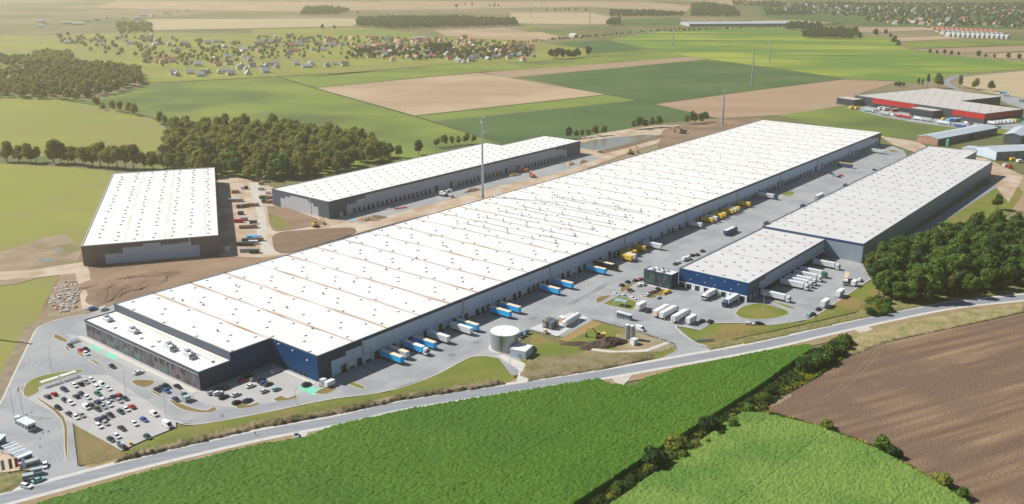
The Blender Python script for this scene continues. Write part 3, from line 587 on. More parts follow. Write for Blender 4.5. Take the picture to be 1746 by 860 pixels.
def bush(q, s, label, k=None, group='shrubs along the ditch between the crop fields', zs=1.0):
    k_ = random.randrange(3) if k is None else k
    o = link('shrub', crown('bush', k_), None, P(*q), random.uniform(0, 6), (s, s, s*zs)); tag(o, label, 'shrub', group)
for i in range(46):       # big clump by the road
    t_ = random.random(); q = (1352+t_*95+random.uniform(-8, 8), 640-t_*52+random.uniform(-9, 9)); bush(q, random.uniform(1.1, 2.0), 'dense green shrub in the thicket beside the ploughed field corner', random.choice([0, 0, 2]), 'shrubs of the thicket beside the ploughed field')
for i in range(60):
    t_ = i/60; q = (1025+t_*290+random.uniform(-10, 14), 862-t_*185+random.uniform(-9, 9)); bush(q, random.uniform(.6, 1.35), 'shrub growing in the weedy ditch between the two corn fields', random.choice([0, 1, 2]))
bush((1118,797), 2.6, 'largest dark shrub in the ditch, at the lower bend of the pale corn field', 2); bush((1150,770), 2.3, 'grey green round shrub in the middle of the ditch', 1); bush((1208,735), 2.3, 'dark round shrub in the ditch nearest the pale field tip', 2)
bush((1507,768), 2.0, 'round green shrub on the flowering margin of the ploughed field', 0, None); bush((1525,780), 1.5, 'smaller shrub beside the round shrub on the flowering margin', 2, None)
bush((1410,731), 1.4, 'low shrub with yellow flowers on the upper field margin', 1, None); bush((1605,828), 1.8, 'yellow green shrub on the lower field margin', 1, None); bush((1638,850), 1.4, 'dark shrub at the lowest end of the field margin', 0, None)
for i in range(26): bush((1484+random.uniform(-8, 30), 520+random.uniform(-6, 18)), random.uniform(.8, 1.5), 'low shrub at the foot of the wood by the road', None, 'low shrubs at the foot of the wood')

# ------------------------------------------------------------------ warehouses
def roofmat(name, c, period, stain=.8, tint=(.42, .27, .16)):
    m = bpy.data.materials.new(name); m.use_nodes = True; n = m.node_tree.nodes; L = m.node_tree.links; b_ = n['Principled BSDF']
    b_.inputs['Roughness'].default_value = .75; b_.inputs['Specular IOR Level'].default_value = .2
    tc = n.new('ShaderNodeTexCoord'); sx = n.new('ShaderNodeSeparateXYZ'); L.new(tc.outputs['Object'], sx.inputs[0])
    def M(op, a, b=None, c=None):
        x = n.new('ShaderNodeMath'); x.operation = op
        for i, q in enumerate((a, b, c)):
            if q is None: continue
            if isinstance(q, (int, float)): x.inputs[i].default_value = q
            else: L.new(q, x.inputs[i])
        return x.outputs[0]
    fr = M('ABSOLUTE', M('SUBTRACT', M('FRACT', M('ADD', M('DIVIDE', sx.outputs[0], period), .5)), .5))   # 0 at the valley
    dist = M('MULTIPLY', fr, period)
    mp = n.new('ShaderNodeMapping'); mp.inputs['Scale'].default_value = (.9, .045, 1); L.new(tc.outputs['Object'], mp.inputs[0])
    t = n.new('ShaderNodeTexNoise'); t.inputs['Scale'].default_value = 1; t.inputs['Detail'].default_value = 6; L.new(mp.outputs[0], t.inputs['Vector'])
    wv = M('MULTIPLY', M('MAXIMUM', M('SUBTRACT', t.outputs[0], .30), 0), 2.6)
    core = M('MAXIMUM', M('SUBTRACT', 1, M('DIVIDE', dist, M('ADD', M('MULTIPLY', wv, 2.0), .2))), 0)
    t2 = n.new('ShaderNodeTexNoise'); t2.inputs['Scale'].default_value = .035; t2.inputs['Detail'].default_value = 5; L.new(tc.outputs['Object'], t2.inputs['Vector'])
    f = M('MULTIPLY', M('MULTIPLY', core, M('ADD', wv, .35)), stain); fc = n.new('ShaderNodeClamp'); L.new(f, fc.inputs[0])
    # faint membrane seams across the bays
    se = M('LESS_THAN', M('ABSOLUTE', M('SUBTRACT', M('FRACT', M('DIVIDE', sx.outputs[1], 9.13)), .5)), .012)
    mx0 = n.new('ShaderNodeMix'); mx0.data_type = 'RGBA'; L.new(M('MULTIPLY', t2.outputs[0], .9), mx0.inputs[0]); mx0.inputs[6].default_value = (*c, 1); mx0.inputs[7].default_value = (c[0]*.90, c[1]*.87, c[2]*.82, 1)
    mx1 = n.new('ShaderNodeMix'); mx1.data_type = 'RGBA'; L.new(M('MULTIPLY', se, .25), mx1.inputs[0]); L.new(mx0.outputs[2], mx1.inputs[6]); mx1.inputs[7].default_value = (c[0]*.6, c[1]*.6, c[2]*.6, 1)
    mx2 = n.new('ShaderNodeMix'); mx2.data_type = 'RGBA'; L.new(fc.outputs[0], mx2.inputs[0]); L.new(mx1.outputs[2], mx2.inputs[6]); mx2.inputs[7].default_value = (*tint, 1)
    L.new(mx2.outputs[2], b_.inputs['Base Color']); return m
def cladding(name, c, pitch=1.2, axis=0, amp=.86, rough=.5, metal=0.0):
    m = bpy.data.materials.new(name); m.use_nodes = True; n = m.node_tree.nodes; L = m.node_tree.links; b_ = n['Principled BSDF']; b_.inputs['Roughness'].default_value = rough; b_.inputs['Metallic'].default_value = metal; b_.inputs['Specular IOR Level'].default_value = .2
    tc = n.new('ShaderNodeTexCoord'); sx = n.new('ShaderNodeSeparateXYZ'); L.new(tc.outputs['Object'], sx.inputs[0])
    d = n.new('ShaderNodeMath'); d.operation = 'ADD'; L.new(sx.outputs[0], d.inputs[0]); L.new(sx.outputs[1], d.inputs[1])
    e = n.new('ShaderNodeMath'); e.operation = 'MULTIPLY'; e.inputs[1].default_value = 1/pitch; L.new(d.outputs[0], e.inputs[0])
    f = n.new('ShaderNodeMath'); f.operation = 'FLOOR'; L.new(e.outputs[0], f.inputs[0])
    wn = n.new('ShaderNodeTexWhiteNoise'); wn.noise_dimensions = '1D'; L.new(f.outputs[0], wn.inputs['W'])
    mx = n.new('ShaderNodeMix'); mx.data_type = 'RGBA'; L.new(wn.outputs[0], mx.inputs[0]); mx.inputs[6].default_value = (*c, 1); mx.inputs[7].default_value = (c[0]*amp, c[1]*amp, c[2]*amp, 1)
    L.new(mx.outputs[2], b_.inputs['Base Color']); return m
ROOFW = roofmat('white_membrane', (.755, .75, .73), 21.6, .95, (.34, .19, .10)); ROOFN = roofmat('clean_white_membrane', (.76, .75, .73), 24, .35); ROOFG = roofmat('grey_membrane', (.60, .60, .60), 23.5, .55)
ROOFR = roofmat('weathered_membrane', (.52, .50, .47), 22, .3)
WNAVY = cladding('navy_cladding', (.035, .055, .10)); WBLUE = cladding('blue_cladding', (.002, .055, .17), amp=.95); WLIGHT = cladding('light_grey_cladding', (.52, .60, .70), 2.6, amp=.95)
WSLATE = cladding('slate_cladding', (.10, .125, .16), 2.4, amp=.9); WSILV = cladding('silver_cladding', (.30, .36, .42), 1.6, amp=.9); WRED = cladding('red_cladding', (.48, .015, .02), 1.5, amp=.75); WANTH = cladding('anthracite_cladding', (.05, .06, .075), 2.0, amp=.9)
WTAUPE = cladding('taupe_cladding', (.20, .17, .16), 2.4, amp=.9)
SLATS = cladding('timber_slat_facade', (.23, .21, .24), .45, amp=.35); CAP = paint('parapet_cap', (.10, .12, .16), .5); CAPB = paint('blue_parapet_cap', (.02, .06, .16), .5)
PORTAL = mat('dock_portal', (.52, .55, .58), rough=.7)

def shell(root, poly, h, wallm, roofm, capm, par=.5, inner=.4, names=('wall', 'roof', 'parapet')):
    A = sum(poly[i][0]*poly[(i+1) % len(poly)][1]-poly[(i+1) % len(poly)][0]*poly[i][1] for i in range(len(poly)))
    if A < 0: poly = poly[::-1]
    n = len(poly); b = MB()
    for i in range(n):
        p, q = poly[i], poly[(i+1) % n]; b.face([(*p, -.2), (*q, -.2), (*q, h-.12), (*p, h-.12)], wallm)
    b.build(names[0], root)
    ins = offset(poly, inner); out = offset(poly, -.06); b = MB()
    for i in range(n):
        j = (i+1) % n; o1, o2, i1, i2 = out[i], out[j], ins[i], ins[j]
        b.face([(*o1, h-.5), (*o2, h-.5), (*o2, h), (*o1, h)], capm); b.face([(*o1, h), (*o2, h), (*i2, h), (*i1, h)], capm); b.face([(*i1, h), (*i2, h), (*i2, h-par-.05), (*i1, h-par-.05)], roofm)
    b.build(names[2], root)
    b = MB(); b.prism(offset(poly, inner-.01), h-par, h-par, roofm); b.build(names[1], root)
def panel(root, name, pts, axis, at, outdir, m, t=.06):
    """flat cladding panel: pts=(along, z) on the plane axis=at, raised towards outdir"""
    b = MB(); n = len(pts); f = at+outdir*t
    def p3(q, w_): return (q[0], w_, q[1]) if axis == 'y' else (w_, q[0], q[1])
    tris = tessellate_polygon([[Vector((x, z, 0)) for x, z in pts]])
    k = b.mi(m); b.v += [p3(q, f) for q in pts]+[p3(q, at) for q in pts]
    for t_ in tris: b.f.append(tuple(t_)); b.m.append(k)
    for i in range(n): j = (i+1) % n; b.f.append((i, j, n+j, n+i)); b.m.append(k)
    me = b.mesh(name); 
    return link(name, me, root)
VENTM = MB(); VENTM.box(-.95, .95, -.75, .75, 0, .55, LGREY, WHITE, .12, .12); VENT = VENTM.mesh('roof_vent')
VENTM = MB(); VENTM.box(-.95, .95, -.75, .75, 0, .5, GREYP, WHITE, .12, .12); VENTM.box(-.9, -.3, -.9, .9, .5, .75, LGREY); VENTB = VENTM.mesh('roof_vent')
def vents(root, pts, z, limit=100, mesh=None):
    mesh = mesh or VENT
    for (x, y) in pts[:limit]: link('roof_vent', mesh, root, (x, y, z), scale=.85)
    rest = pts[limit:]
    if rest:
        vs_ = np.array([v.co[:] for v in mesh.vertices]); fs = [tuple(p.vertices) for p in mesh.polygons]; mi = [p.material_index for p in mesh.polygons]
        V = []; F = []; M_ = []
        for (x, y) in rest:
            b = len(V); V += [(a[0]+x, a[1]+y, a[2]+z) for a in vs_]; F += [tuple(i+b for i in f) for f in fs]; M_ += mi
        me = bpy.data.meshes.new('roof_vents'); me.from_pydata(V, [], F)
        for m in mesh.materials: me.materials.append(m)
        me.polygons.foreach_set('material_index', M_); o = link('roof_vents', me, root); o['kind'] = 'stuff'

# ---- main warehouse : local x = along, local y = -v
main = empty('warehouse', UV(0, 0), UROT, 'huge white roofed warehouse with brown streaked bays and a long row of loading docks', 'warehouse')
HM = 12.5
mp_ = [(0, 0), (0, 33), (-21.8, 33), (-21.8, 132.3), (742, 132.3), (742, 0)]
shell(main, mp_, HM, WNAVY, ROOFW, CAP)
panel(main, 'blue_end_panel', [(.3, .05), (32.7, .05), (32.7, HM-.55), (.3, HM-.55)], 'x', 0, -1, WBLUE)
panel(main, 'blue_side_panel', [(-21.6, .05), (-.1, .05), (-.1, HM-.55), (-21.6, HM-.55)], 'y', 33, -1, cladding('deep_blue_cladding', (.012, .05, .15), amp=.92), .05)
panel(main, 'grey_end_panel', [(33.5, 9.1), (132, 9.1), (132, HM-.55), (33.5, HM-.55)], 'x', -21.8, -1, WSLATE, .05)
panel(main, 'light_panel', [(7.4, .05), (735, .05), (735, 7.8), (725, 7.8), (725, 9.4), (712, 9.4), (712, 10.9), (25.9, 10.9), (25.9, 9.2), (16, 9.2), (16, 7.4), (7.4, 7.4)], 'y', 0, -1, WLIGHT)
# dock band: one white frame with leveller pits, doors as parts
dk = [14.2, 19, 23.5, 29, 34.3, 39.6, 45.3, 50.6, 56, 61.5, 67, 72.3, 77.7, 83, 88, 92.5, 97, 101.5, 105.9, 110.5, 115, 119.4, 123.6, 128.2, 132.6, 137, 141.5, 146, 150, 154.2, 158.5, 163, 167.2, 172.2, 177.5, 182.2, 187.7, 193.5, 199, 204.7, 210.5, 215.9, 221.5, 226.6]
x_ = 237.6
for a_, b_ in ((237.6, 446), (456, 482), (499, 562), (590, 655), (676, 722)):
    x_ = a_
    while x_ < b_: dk.append(round(x_, 1)); x_ += 4.9
runs = [(12, 229), (235, 448), (454, 484), (497, 564), (588, 657), (674, 724)]
b = MB()
for a_, b_ in runs:
    b.box(a_, b_, -.55, -.07, 3.75, 4.3, PORTAL); ds = [d for d in dk if a_ <= d <= b_]; prev = a_
    for i, d in enumerate(ds):
        b.box(prev, d-1.55, -.55, -.07, 0, 3.75, PORTAL); prev = d+1.55
    b.box(prev, b_, -.55, -.07, 0, 3.75, PORTAL)
b.build('dock_frame', main)
DD = MB(); DD.box(-1.5, 1.5, -.22, -.08, 0, 3.7, DARK); DD.box(-1.5, 1.5, -1.1, -.22, .3, 1.1, DARK); DD.box(-.9, .9, -.26, -.225, 1.2, 2.9, paint('dock_curtain', (.04, .055, .06))); DOORD = DD.mesh('dock_door')
DD = MB(); DD.box(-1.5, 1.5, -.22, -.08, 1.15, 3.7, LGREY); DD.box(-1.5, 1.5, -.4, -.08, 0, 1.15, DGREY); DOORW = DD.mesh('dock_door')
whites = {1, 3, 5, 7, 9, 11, 13, 17, 21, 24, 27, 33, 34, 37, 40, 43, 46, 48, 49, 52, 54, 55, 57, 60, 62, 65}
vmore = MB(); vmw = []
for i, d in enumerate(dk):
    if i < 100: link('dock_door', DOORW if i in whites else DOORD, main, (d, -.0, 0))
    else: vmore.box(d-1.5, d+1.5, -.22, -.08, 0, 3.7, DARK)
vmore.build('dock_doors', main)['kind'] = 'stuff'
for x in (232.5, 451, 487, 494, 568, 583, 661, 670, 729): o = MB(); o.box(x-1.3, x+1.3, -.3, -.07, 0, 5.2, DARK); o.build('entrance_door', main)
wl = MB(); wl.box(-.25, .25, -.35, -.065, 5.9, 6.2, DGREY); WLM = wl.mesh('wall_light')
for i in range(44): link('wall_light', WLM, main, (20+i*10.9, 0, (0 if i % 2 else 1.2)))
vp = []
for k in range(-1, 35):
    for du, v0 in ((2.0, 7.7), (7.6, 18.9), (12.5, 24.0), (18.5, 13.2)):
        for n_ in range(5):
            u = k*21.6+du+random.uniform(-.3, .3); v = v0+27.4*n_
            if u < -20 or u > 739 or v > 130: continue
            if u < 1.5 and v < 35: continue
            if (k*7+n_*3+int(du)) % 11 == 0: continue
            vp.append((u, v))
vents(main, vp, HM-.5)
# pipe runs with hoods and curved flues in the middle of the roof
for i, u in enumerate((206, 226, 246, 266, 286, 306)):
    b = MB(); b.box(u-.35, u+.35, 24, 100, HM-.3, HM+.25, LGREY, WHITE)
    for v in (40, 60, 80, 94): b.tube((u-1.4, v, HM-.5), (u-1.4, v, HM+1.3), .35, .35, SILVER, 8); b.tube((u+1.4, v+2, HM-.5), (u+1.4, v+2, HM+1.3), .35, .35, SILVER, 8)
    b.build('duct_run', main)
    b = MB(); pr = None
    for k in range(9):
        a_ = math.pi*(k/8)*.85-.2; q = (u+1.0*math.sin(a_), 22-1.0*math.cos(a_)+1, HM+.5+1.0*math.sin(a_))
        if pr: b.tube(pr, q, .25, .25, DGREY, 7)
        pr = q
    b.box(u-.6, u+.2, 21.8, 22.9, HM-.5, HM+.7, GREYP); b.build('curved_flue', main)
for (u, v) in ((3, 110), (6, 96), (30, 60), (55, 62), (78, 64), (104, 66), (130, 68), (34, 108), (158, 70), (-10, 60), (20, 28)):
    b = MB(); b.box(-.4, .4, -.4, .4, 0, .8, GREYP); b.tube((0, 0, .8), (0, 0, 1.3), .25, .25, SILVER, 8); b.build('roof_fan', main, (u, v, HM-.5))
pipe = MB(); pipe.box(-.3, .3, -.5, -.07, 0, HM-.6, GREYP)
for x in (26, 95, 170, 250, 330, 410, 490, 570, 650): link('downpipe', pipe.mesh('downpipe'), main, (x, 0, 0))
for y, z in ((7, 8.5), (17, 10.5), (27, 11)): b = MB(); b.box(-.5, -.08, y-.4, y+.4, z, z+.35, WHITE); b.build('wall_lamp', main)
for y in (9, 12.5, 16, 20, 24): b = MB(); b.box(-.2, -.07, y-.5, y+.5, .1, 2.3, DARK); b.build('staff_door', main)
# office wing of the main warehouse (own roof level, same building)
panel(main, 'plinth', [(34, 0.02), (131, .02), (131, .03), (34, .03)], 'x', -37.9, -1, KERB)
an = offset([(-38, 33), (-21.9, 33), (-21.9, 131), (-38, 131)], 0)
b = MB(); hA = 9.0
pl = [(-38, 33), (-21.86, 33), (-21.86, 131), (-38, 131)]
b.face([(-38, 131, 0), (-38, 33, 0), (-38, 33, hA-1.5), (-38, 131, hA-1.5)], SLATS); b.build('slatted_facade', main)
b = MB(); b.face([(-38, 33, 0), (-21.86, 33, 0), (-21.86, 33, hA-.1), (-38, 33, hA-.1)], WNAVY); b.face([(-21.86, 131, 0), (-38, 131, 0), (-38, 131, hA-.1), (-21.86, 131, hA-.1)], WNAVY); b.build('office_wall', main)
b = MB(); b.box(-38.25, -38.0, 32.8, 131.2, hA-1.5, hA, WSLATE); b.box(-38.0, -21.9, 32.75, 33.0, hA-1.1, hA, CAPB); b.box(-38.0, -21.9, 131.0, 131.25, hA-1.1, hA, CAP); b.box(-38.32, -38.26, 33, 131, hA-1.7, hA-1.45, LGREY); b.build('office_parapet', main)
b = MB(); b.prism([(-37.99, 33.01), (-21.87, 33.01), (-21.87, 130.99), (-37.99, 130.99)], hA-.45, hA-.45, ROOFN); b.build('office_roof', main)
for i in range(22):
    y = 36+i*4.3+random.uniform(-.6, .6); z = random.choice([1.0, 4.2]); wdt = random.choice([1.2, 2.4, 3.2])
    b = MB(); b.box(-38.08, -38.0, y, y+wdt, z, z+random.choice([1.8, 2.6]), GLASS); b.build('window', main)
for i, (y, z) in enumerate(((58, 2.2), (81, 2.4), (92, 2.0), (104, 2.6))):
    b = MB(); b.box(-38.1, -38.0, y, y+5, z-1.6, z+.6, paint('green_glass', (.04, .17, .15), .2)); b.build('tinted_window', main)
for j, (x, y) in enumerate(((-31, 122), (-31, 97.5), (-30.5, 67), (-30, 52.5))):      # rooftop units
    b = MB(); b.box(x-1.6, x+1.6, y-2.6, y+2.6, hA-.3, hA+1.3, LGREY, WHITE); b.box(x-1.2, x+1.2, y+.4, y+2.2, hA+1.3, hA+2.2, SILVER); b.tube((x+.3, y-1.6, hA+1.3), (x+.3, y-1.6, hA+1.9), .6, .6, GREYP, 10); b.build('air_handling_unit', main)
    if j > 1:
        b = MB()
        for k in range(5): b.tube((x-2.5+k*.7, y-4.4, hA-.3), (x-2.5+k*.7, y-4.4, hA+1.2), .3, .3, DGREY, 8); b.tube((x-2.4+k*.7, y-5.5, hA-.3), (x-2.4+k*.7, y-5.5, hA+.9), .3, .3, GREYP, 8)
        b.build('condenser_bank', main)
b = MB(); b.box(-27.4, -26.9, 38, 62, hA-.4, hA+.35, LGREY, WHITE); b.box(-28.6, -27.4, 37.6, 38.2, hA-.4, hA+.35, LGREY, WHITE); b.build('roof_duct', main)
for (x, y) in ((-33, 88), (-30, 78), (-35, 75), (-27, 74), (-34, 110)): link('roof_vent', VENT, main, (x, y, hA-.45))
# ---- wide yellow and white edge boards along the back edge of the main roof
ebm = MB(); ebm.box(0, 5.2, .1, 1.0, 0, .25, YELLOW); EB = ebm.mesh('edge_board'); ebm = MB(); ebm.box(0, 5.2, .1, 1.0, 0, .25, WHITE); EBW = ebm.mesh('edge_board')
k = 0
for u in np.arange(208, 398, 5.4):
    if u < 214 or u > 222: o = link('edge_board', EB if (k//2) % 3 else EBW, main, (u, 133.0, HM-.6)); k += 1

# ---- white roofed warehouse on the left
cA = Vector(((17.4, 242.8, 0))); 
def loc2w(u, v): return UV(u, v)
A_ = UV(17.4, -242.8); B_ = UV(84.3, -198.9); C_ = UV(207.0, -380.5)
ex = (B_-A_).normalized(); ey = Vector((-ex.y, ex.x, 0)); wdt = (B_-A_).length; lng = abs((C_-B_).dot(ey))
lw = empty('warehouse', A_, math.atan2(ex.y, ex.x), 'clean white roofed warehouse with taupe and grey stepped front on bare soil', 'warehouse')
HL = 12.9
shell(lw, [(0, 0), (wdt, 0), (wdt, lng), (0, lng)], HL, WTAUPE, ROOFN, paint('pale_cap', (.5, .5, .52)))
def lx(px, py):   # pixel -> (x, z) on the front plane
    pass
sx_ = wdt/235.0
panel(lw, 'light_panel', [(x*sx_, z) for x, z in ((37, .05), (200, .05), (200, 7.6), (186, 7.6), (186, 10.0), (168, 10.0), (168, 9.4), (133, 9.4), (133, 11.2), (103, 11.2), (103, 9.6), (68, 9.6), (68, 6.4), (37, 6.4))], 'y', 0, -1, WLIGHT)
b = MB(); b.box(wdt*.775, wdt*.785, -.3, -.07, 0, HL-.5, LGREY); b.build('downpipe', lw)
b = MB()
for k in range(18): b.box(wdt+.07, wdt+.5, 12+k*11, 14.6+k*11, 0, 4, PORTAL)
b.build('dock_frame', lw)
vents(lw, [(8+i*(wdt-14)/6+(.8 if j % 2 else 0), 8+j*(lng-14)/21) for j in range(22) for i in range(7) if (i*5+j*3) % 7], HL-.5, 100, VENTB)

# ---- long unfinished warehouse behind
md = empty('warehouse', UV(185.4, -212), UROT, 'long unfinished warehouse with stepped grey front and one row of empty docks', 'warehouse')
HD = 13.0
shell(md, [(0, 0), (318, 0), (318, 46), (251, 46), (251, 66), (0, 66)], HD, WSLATE, ROOFN, CAP)
panel(md, 'light_panel', [(17, .05), (295, .05), (295, 7.9), (288, 7.9), (288, 9.6), (278, 9.6), (278, 11.2), (36, 11.2), (36, 9.2), (27, 9.2), (27, 7.2), (17, 7.2)], 'y', 0, -1, cladding('warm_grey_cladding', (.54, .54, .58), 2.6, amp=.95))
panel(md, 'light_end_panel', [(12, .05), (56, .05), (56, 7.4), (50, 7.4), (50, 9.4), (44, 9.4), (44, 11), (23, 11), (23, 9), (17, 9), (17, 7), (12, 7)], 'x', 0, -1, cladding('warm_grey_cladding', (.54, .54, .58), 2.6, amp=.95))
b = MB(); b.box(-.3, -.07, 20, 20.6, 0, HD-.5, LGREY); b.build('downpipe', md)
du_ = [24+i*4.75 for i in range(18)]+[140+i*5.0 for i in range(12)]+[230+i*4.9 for i in range(13)]
b = MB()
for a_, b__ in ((21, 108), (137, 198), (227, 292)):
    prev = a_; b.box(a_, b__, -.5, -.07, 3.6, 4.1, PORTAL)
    for d in [q for q in du_ if a_ < q < b__]: b.box(prev, d-1.3, -.5, -.07, 0, 3.6, PORTAL); prev = d+1.3
    b.box(prev, b__, -.5, -.07, 0, 3.6, PORTAL)
b.build('dock_frame', md)
for d in du_: link('dock_door', DOORD, md, (d, 0, 0), scale=(.85, 1, 1))
for d in (113, 131, 203, 220): b = MB(); b.box(d-1.4, d+1.4, -.3, -.07, 0, 4.6, DARK); b.build('entrance_door', md)
b = MB(); b.box(10, 11.2, -2.2, -.1, 0, 3.6, WHITE); b.box(12.5, 15.5, -.3, -.07, 0, 3.6, DARK); b.build('stair_door', md)
vents(md, [(6+i*10.4+(5 if j % 2 else 0), 6+j*9.5) for i in range(30) for j in range(6) if not (6+i*10.4 > 243 and j > 3)], HD-.5)

# ---- grey complex on the right: tall hall
rb = empty('warehouse', UV(324.5, 126), UROT, 'tall grey roofed hall with plain silver walls beside the wood', 'warehouse')
HB = 12.3
shell(rb, [(0, 0), (326.5, 0), (326.5, 23), (369, 23), (369, 66.5), (0, 66.5)], HB, cladding('hall_side_cladding', (.25, .32, .38), 2.4, amp=.92), ROOFG, CAP)
panel(rb, 'light_end_panel', [(.2, .05), (66.3, .05), (66.3, HB-1.4), (.2, HB-1.4)], 'x', 0, -1, WSILV)
panel(rb, 'blue_band', [(-.05, HB-1.4), (66.55, HB-1.4), (66.55, HB-.1), (-.05, HB-.1)], 'x', 0, -1, CAPB, .14)
vents(rb, [(6+i*11.6+(5.8 if j % 2 else 0)+random.uniform(-.5, .5), 5+j*7.4) for i in range(31) for j in range(9) if (i+j*2) % 4 and not (6+i*11.6 > 315 and j < 4)], HB-.5, 100, VENTB)
for x in (5, 66, 150): b = MB(); b.box(x, x+5, 66.6, 68, 0, HB+1.2, DGREY); b.build('stair_tower', rb)
# ---- lower hall with blue front
rl = empty('warehouse', UV(214.3, 102), UROT, 'lower grey roofed hall with a bright blue front and white dock frames', 'warehouse')
HR = 11.0
shell(rl, [(0, 0), (109.9, 0), (109.9, 42.7), (0, 42.7)], HR, WSLATE, ROOFG, CAP)
panel(rl, 'blue_front', [(.1, 3.5), (42.6, 3.5), (42.6, HR-.05), (.1, HR-.05)], 'x', 0, -1, WBLUE, .14)
panel(rl, 'light_panel', [(14, 4.4), (109.5, 4.4), (109.5, 9.6), (22, 9.6), (22, 8), (14, 8)], 'y', 0, -1, cladding('side_cladding', (.40, .45, .52), 2.6, amp=.95))
b = MB(); b.box(-.75, -.07, .3, 42.5, 3.0, 3.45, WHITE); prev = .3
dy_ = sorted([102-q for q in (62.2, 66.5, 71.7, 77.2, 82.5, 87.9, 93.1, 99.2)])
for d in dy_: b.box(-.75, -.07, prev, d-1.5, 0, 3.0, WHITE); prev = d+1.5
b.build('dock_frame', rl)
for d in dy_: q = MB(); q.box(-.5, -.07, d-1.5, d+1.5, 0, 3.0, DARK); q.box(-.6, -.5, d-.8, d+.8, 1.2, 2.4, paint('dock_curtain', (.04, .055, .06))); q.build('dock_door', rl)
b = MB(); b.box(16, 109, -1.2, -.07, 4.0, 4.4, LGREY); b.box(16, 16.5, -1.2, -.07, 0, 4.0, LGREY); b.build('dock_canopy', rl)
for i in range(20): q = MB(); q.box(18+i*4.6-1.4, 18+i*4.6+1.4, -.25, -.07, 0, 3.7, DARK); q.build('dock_door', rl)
for x in (3, 8, 11.5): q = MB(); q.box(x, x+1.2, -.2, -.07, 0, 3.4, LGREY); q.build('staff_door', rl)
for y, z in ((6, 8.8), (14, 8.9), (22, 9), (31, 9.2), (10, 5.4), (20, 5.4), (26, 5.6), (35, 5.6)): q = MB(); q.box(-.45, -.15, y-.25, y+.25, z, z+.3, WHITE); q.build('wall_lamp', rl)
vents(rl, [(5+i*10.4+(5.2 if j % 2 else 0), 5+j*6.4) for i in range(10) for j in range(6) if (i+j) % 4 != 3], HR-.5, 100, VENTB)
# ---- glazed office
of = empty('office_building', UV(206.3, 59.3), UROT, 'two storey glazed office box attached to the blue fronted hall', 'office building')
HO = 8.7
shell(of, [(0, .2), (7.9, .2), (7.9, 18.4), (0, 18.4)], HO, WNAVY, ROOFN, CAPB)
GG = mat('office_glass', (.012, .035, .045), (.09, .15, .13), scale=.5, stretch=(1, 1, .3), rough=.12, detail=2, spec=.6)  # paler tone in the mix paints reflections on the panes
b = MB()
for s0, s1 in ((.6, 3.9), (4.1, 7.6)):
    for k in range(15): b.box(-.06, 0.02, .5+k*1.2, .5+k*1.2+1.1, s0, s1, GG)
b.build('window_band', of)
b = MB(); 
for s0, s1 in ((.6, 3.9), (4.1, 7.6)):
    for k in range(6): b.box(.4+k*1.2, 1.5+k*1.2, 18.38, 18.47, s0, s1, GG)
b.build('side_window_band', of)
for k in range(16): q = MB(); q.box(-.12, -.03, .42+k*1.2, .48+k*1.2, .3, 7.9, DBLUE); q.build('mullion', of)
for (x, y, s) in ((2, 14, 1.2), (4.5, 12, 1.6), (3, 8, 1.3), (5.2, 6, 1.0), (5.6, 9, .8)):
    q = MB(); q.box(x-s, x+s, y-s*.7, y+s*.7, HO-.4, HO+.7*s, LGREY, WHITE); q.tube((x+s*.3, y, HO+.7*s), (x+s*.3, y, HO+.7*s+.5), .45, .45, DGREY, 8); q.build('roof_unit', of)

# ---- red and anthracite warehouse far right
A_ = P(*c_r(95, 175), 12); B_ = P(*c_r(1290, 345), 12); A_.z = B_.z = 0
ex = (B_-A_).normalized(); ey = Vector((-ex.y, ex.x, 0)); LR = (B_-A_).length
rd = empty('warehouse', A_, math.atan2(ex.y, ex.x), 'distant warehouse with red and anthracite cladding and an L shaped grey roof', 'warehouse')
def rl2(px, py):
    q = P(*c_r(px, py), 12); q.z = 0; return ((q-A_).dot(ex), (q-A_).dot(ey))
C1 = rl2(1615, 300); D1 = rl2(1110, 222); E1 = rl2(1335, 195); F1 = rl2(740, 98)
HRD = 12.0
shell(rd, [(0, 0), (LR, 0), (LR, C1[1]), (D1[0], C1[1]), (D1[0], F1[1]-4), (0, F1[1]-4)], HRD, WANTH, ROOFR, CAP)
for a_, b__ in ((.155, .50), (.775, .998)): panel(rd, 'red_panel', [(LR*a_, 5.2), (LR*b__, 5.2), (LR*b__, HRD-.4), (LR*a_, HRD-.4)], 'y', 0, -1, WRED)
panel(rd, 'red_end_panel', [(.2, 5.5), (C1[1]*.86, 5.5), (C1[1]*.86, HRD-.4), (.2, HRD-.4)], 'x', LR, 1, WRED)
for k in range(17): q = MB(); q.box(LR*.17+k*LR*.02, LR*.17+k*LR*.02+2.6, -.4, -.07, 0, 4.2, DARK); q.build('dock_door', rd)
vents(rd, [(8+i*14+(7 if j % 2 else 0), 8+j*11) for i in range(13) for j in range(12) if 8+j*11 < F1[1]-10 and not (8+i*14 > D1[0]-4 and 8+j*11 > C1[1]-3)], HRD-.5, 100, VENTB)
# office blocks of the red warehouse
for (u0, u1, d, h) in ((-14, 14, 18, 8.5), (LR*.53, LR*.70, 17, 9)):
    q = MB(); q.box(u0, u1, -d, -.1, -.1, h, WANTH, ROOFR, 0, 0); q.build('office_block', rd)
    q = MB(); q.box(u0+1, u1-1, -d-.06, -d, 2, 3.6, GLASS); q.box(u0+1, u1-1, -d-.06, -d, 5, 6.6, GLASS); q.build('window_band', rd)
sheet('paved_yard', [(1450,178),(1470,174),(1560,196),(1680,208),(1750,202),(1750,222),(1640,219),(1560,209),(1500,198),(1445,184)], -.1, CONC)
sheet('paved_yard', [(1690,163),(1740,158),(1760,172),(1760,190),(1720,178)], -.1, CONC)

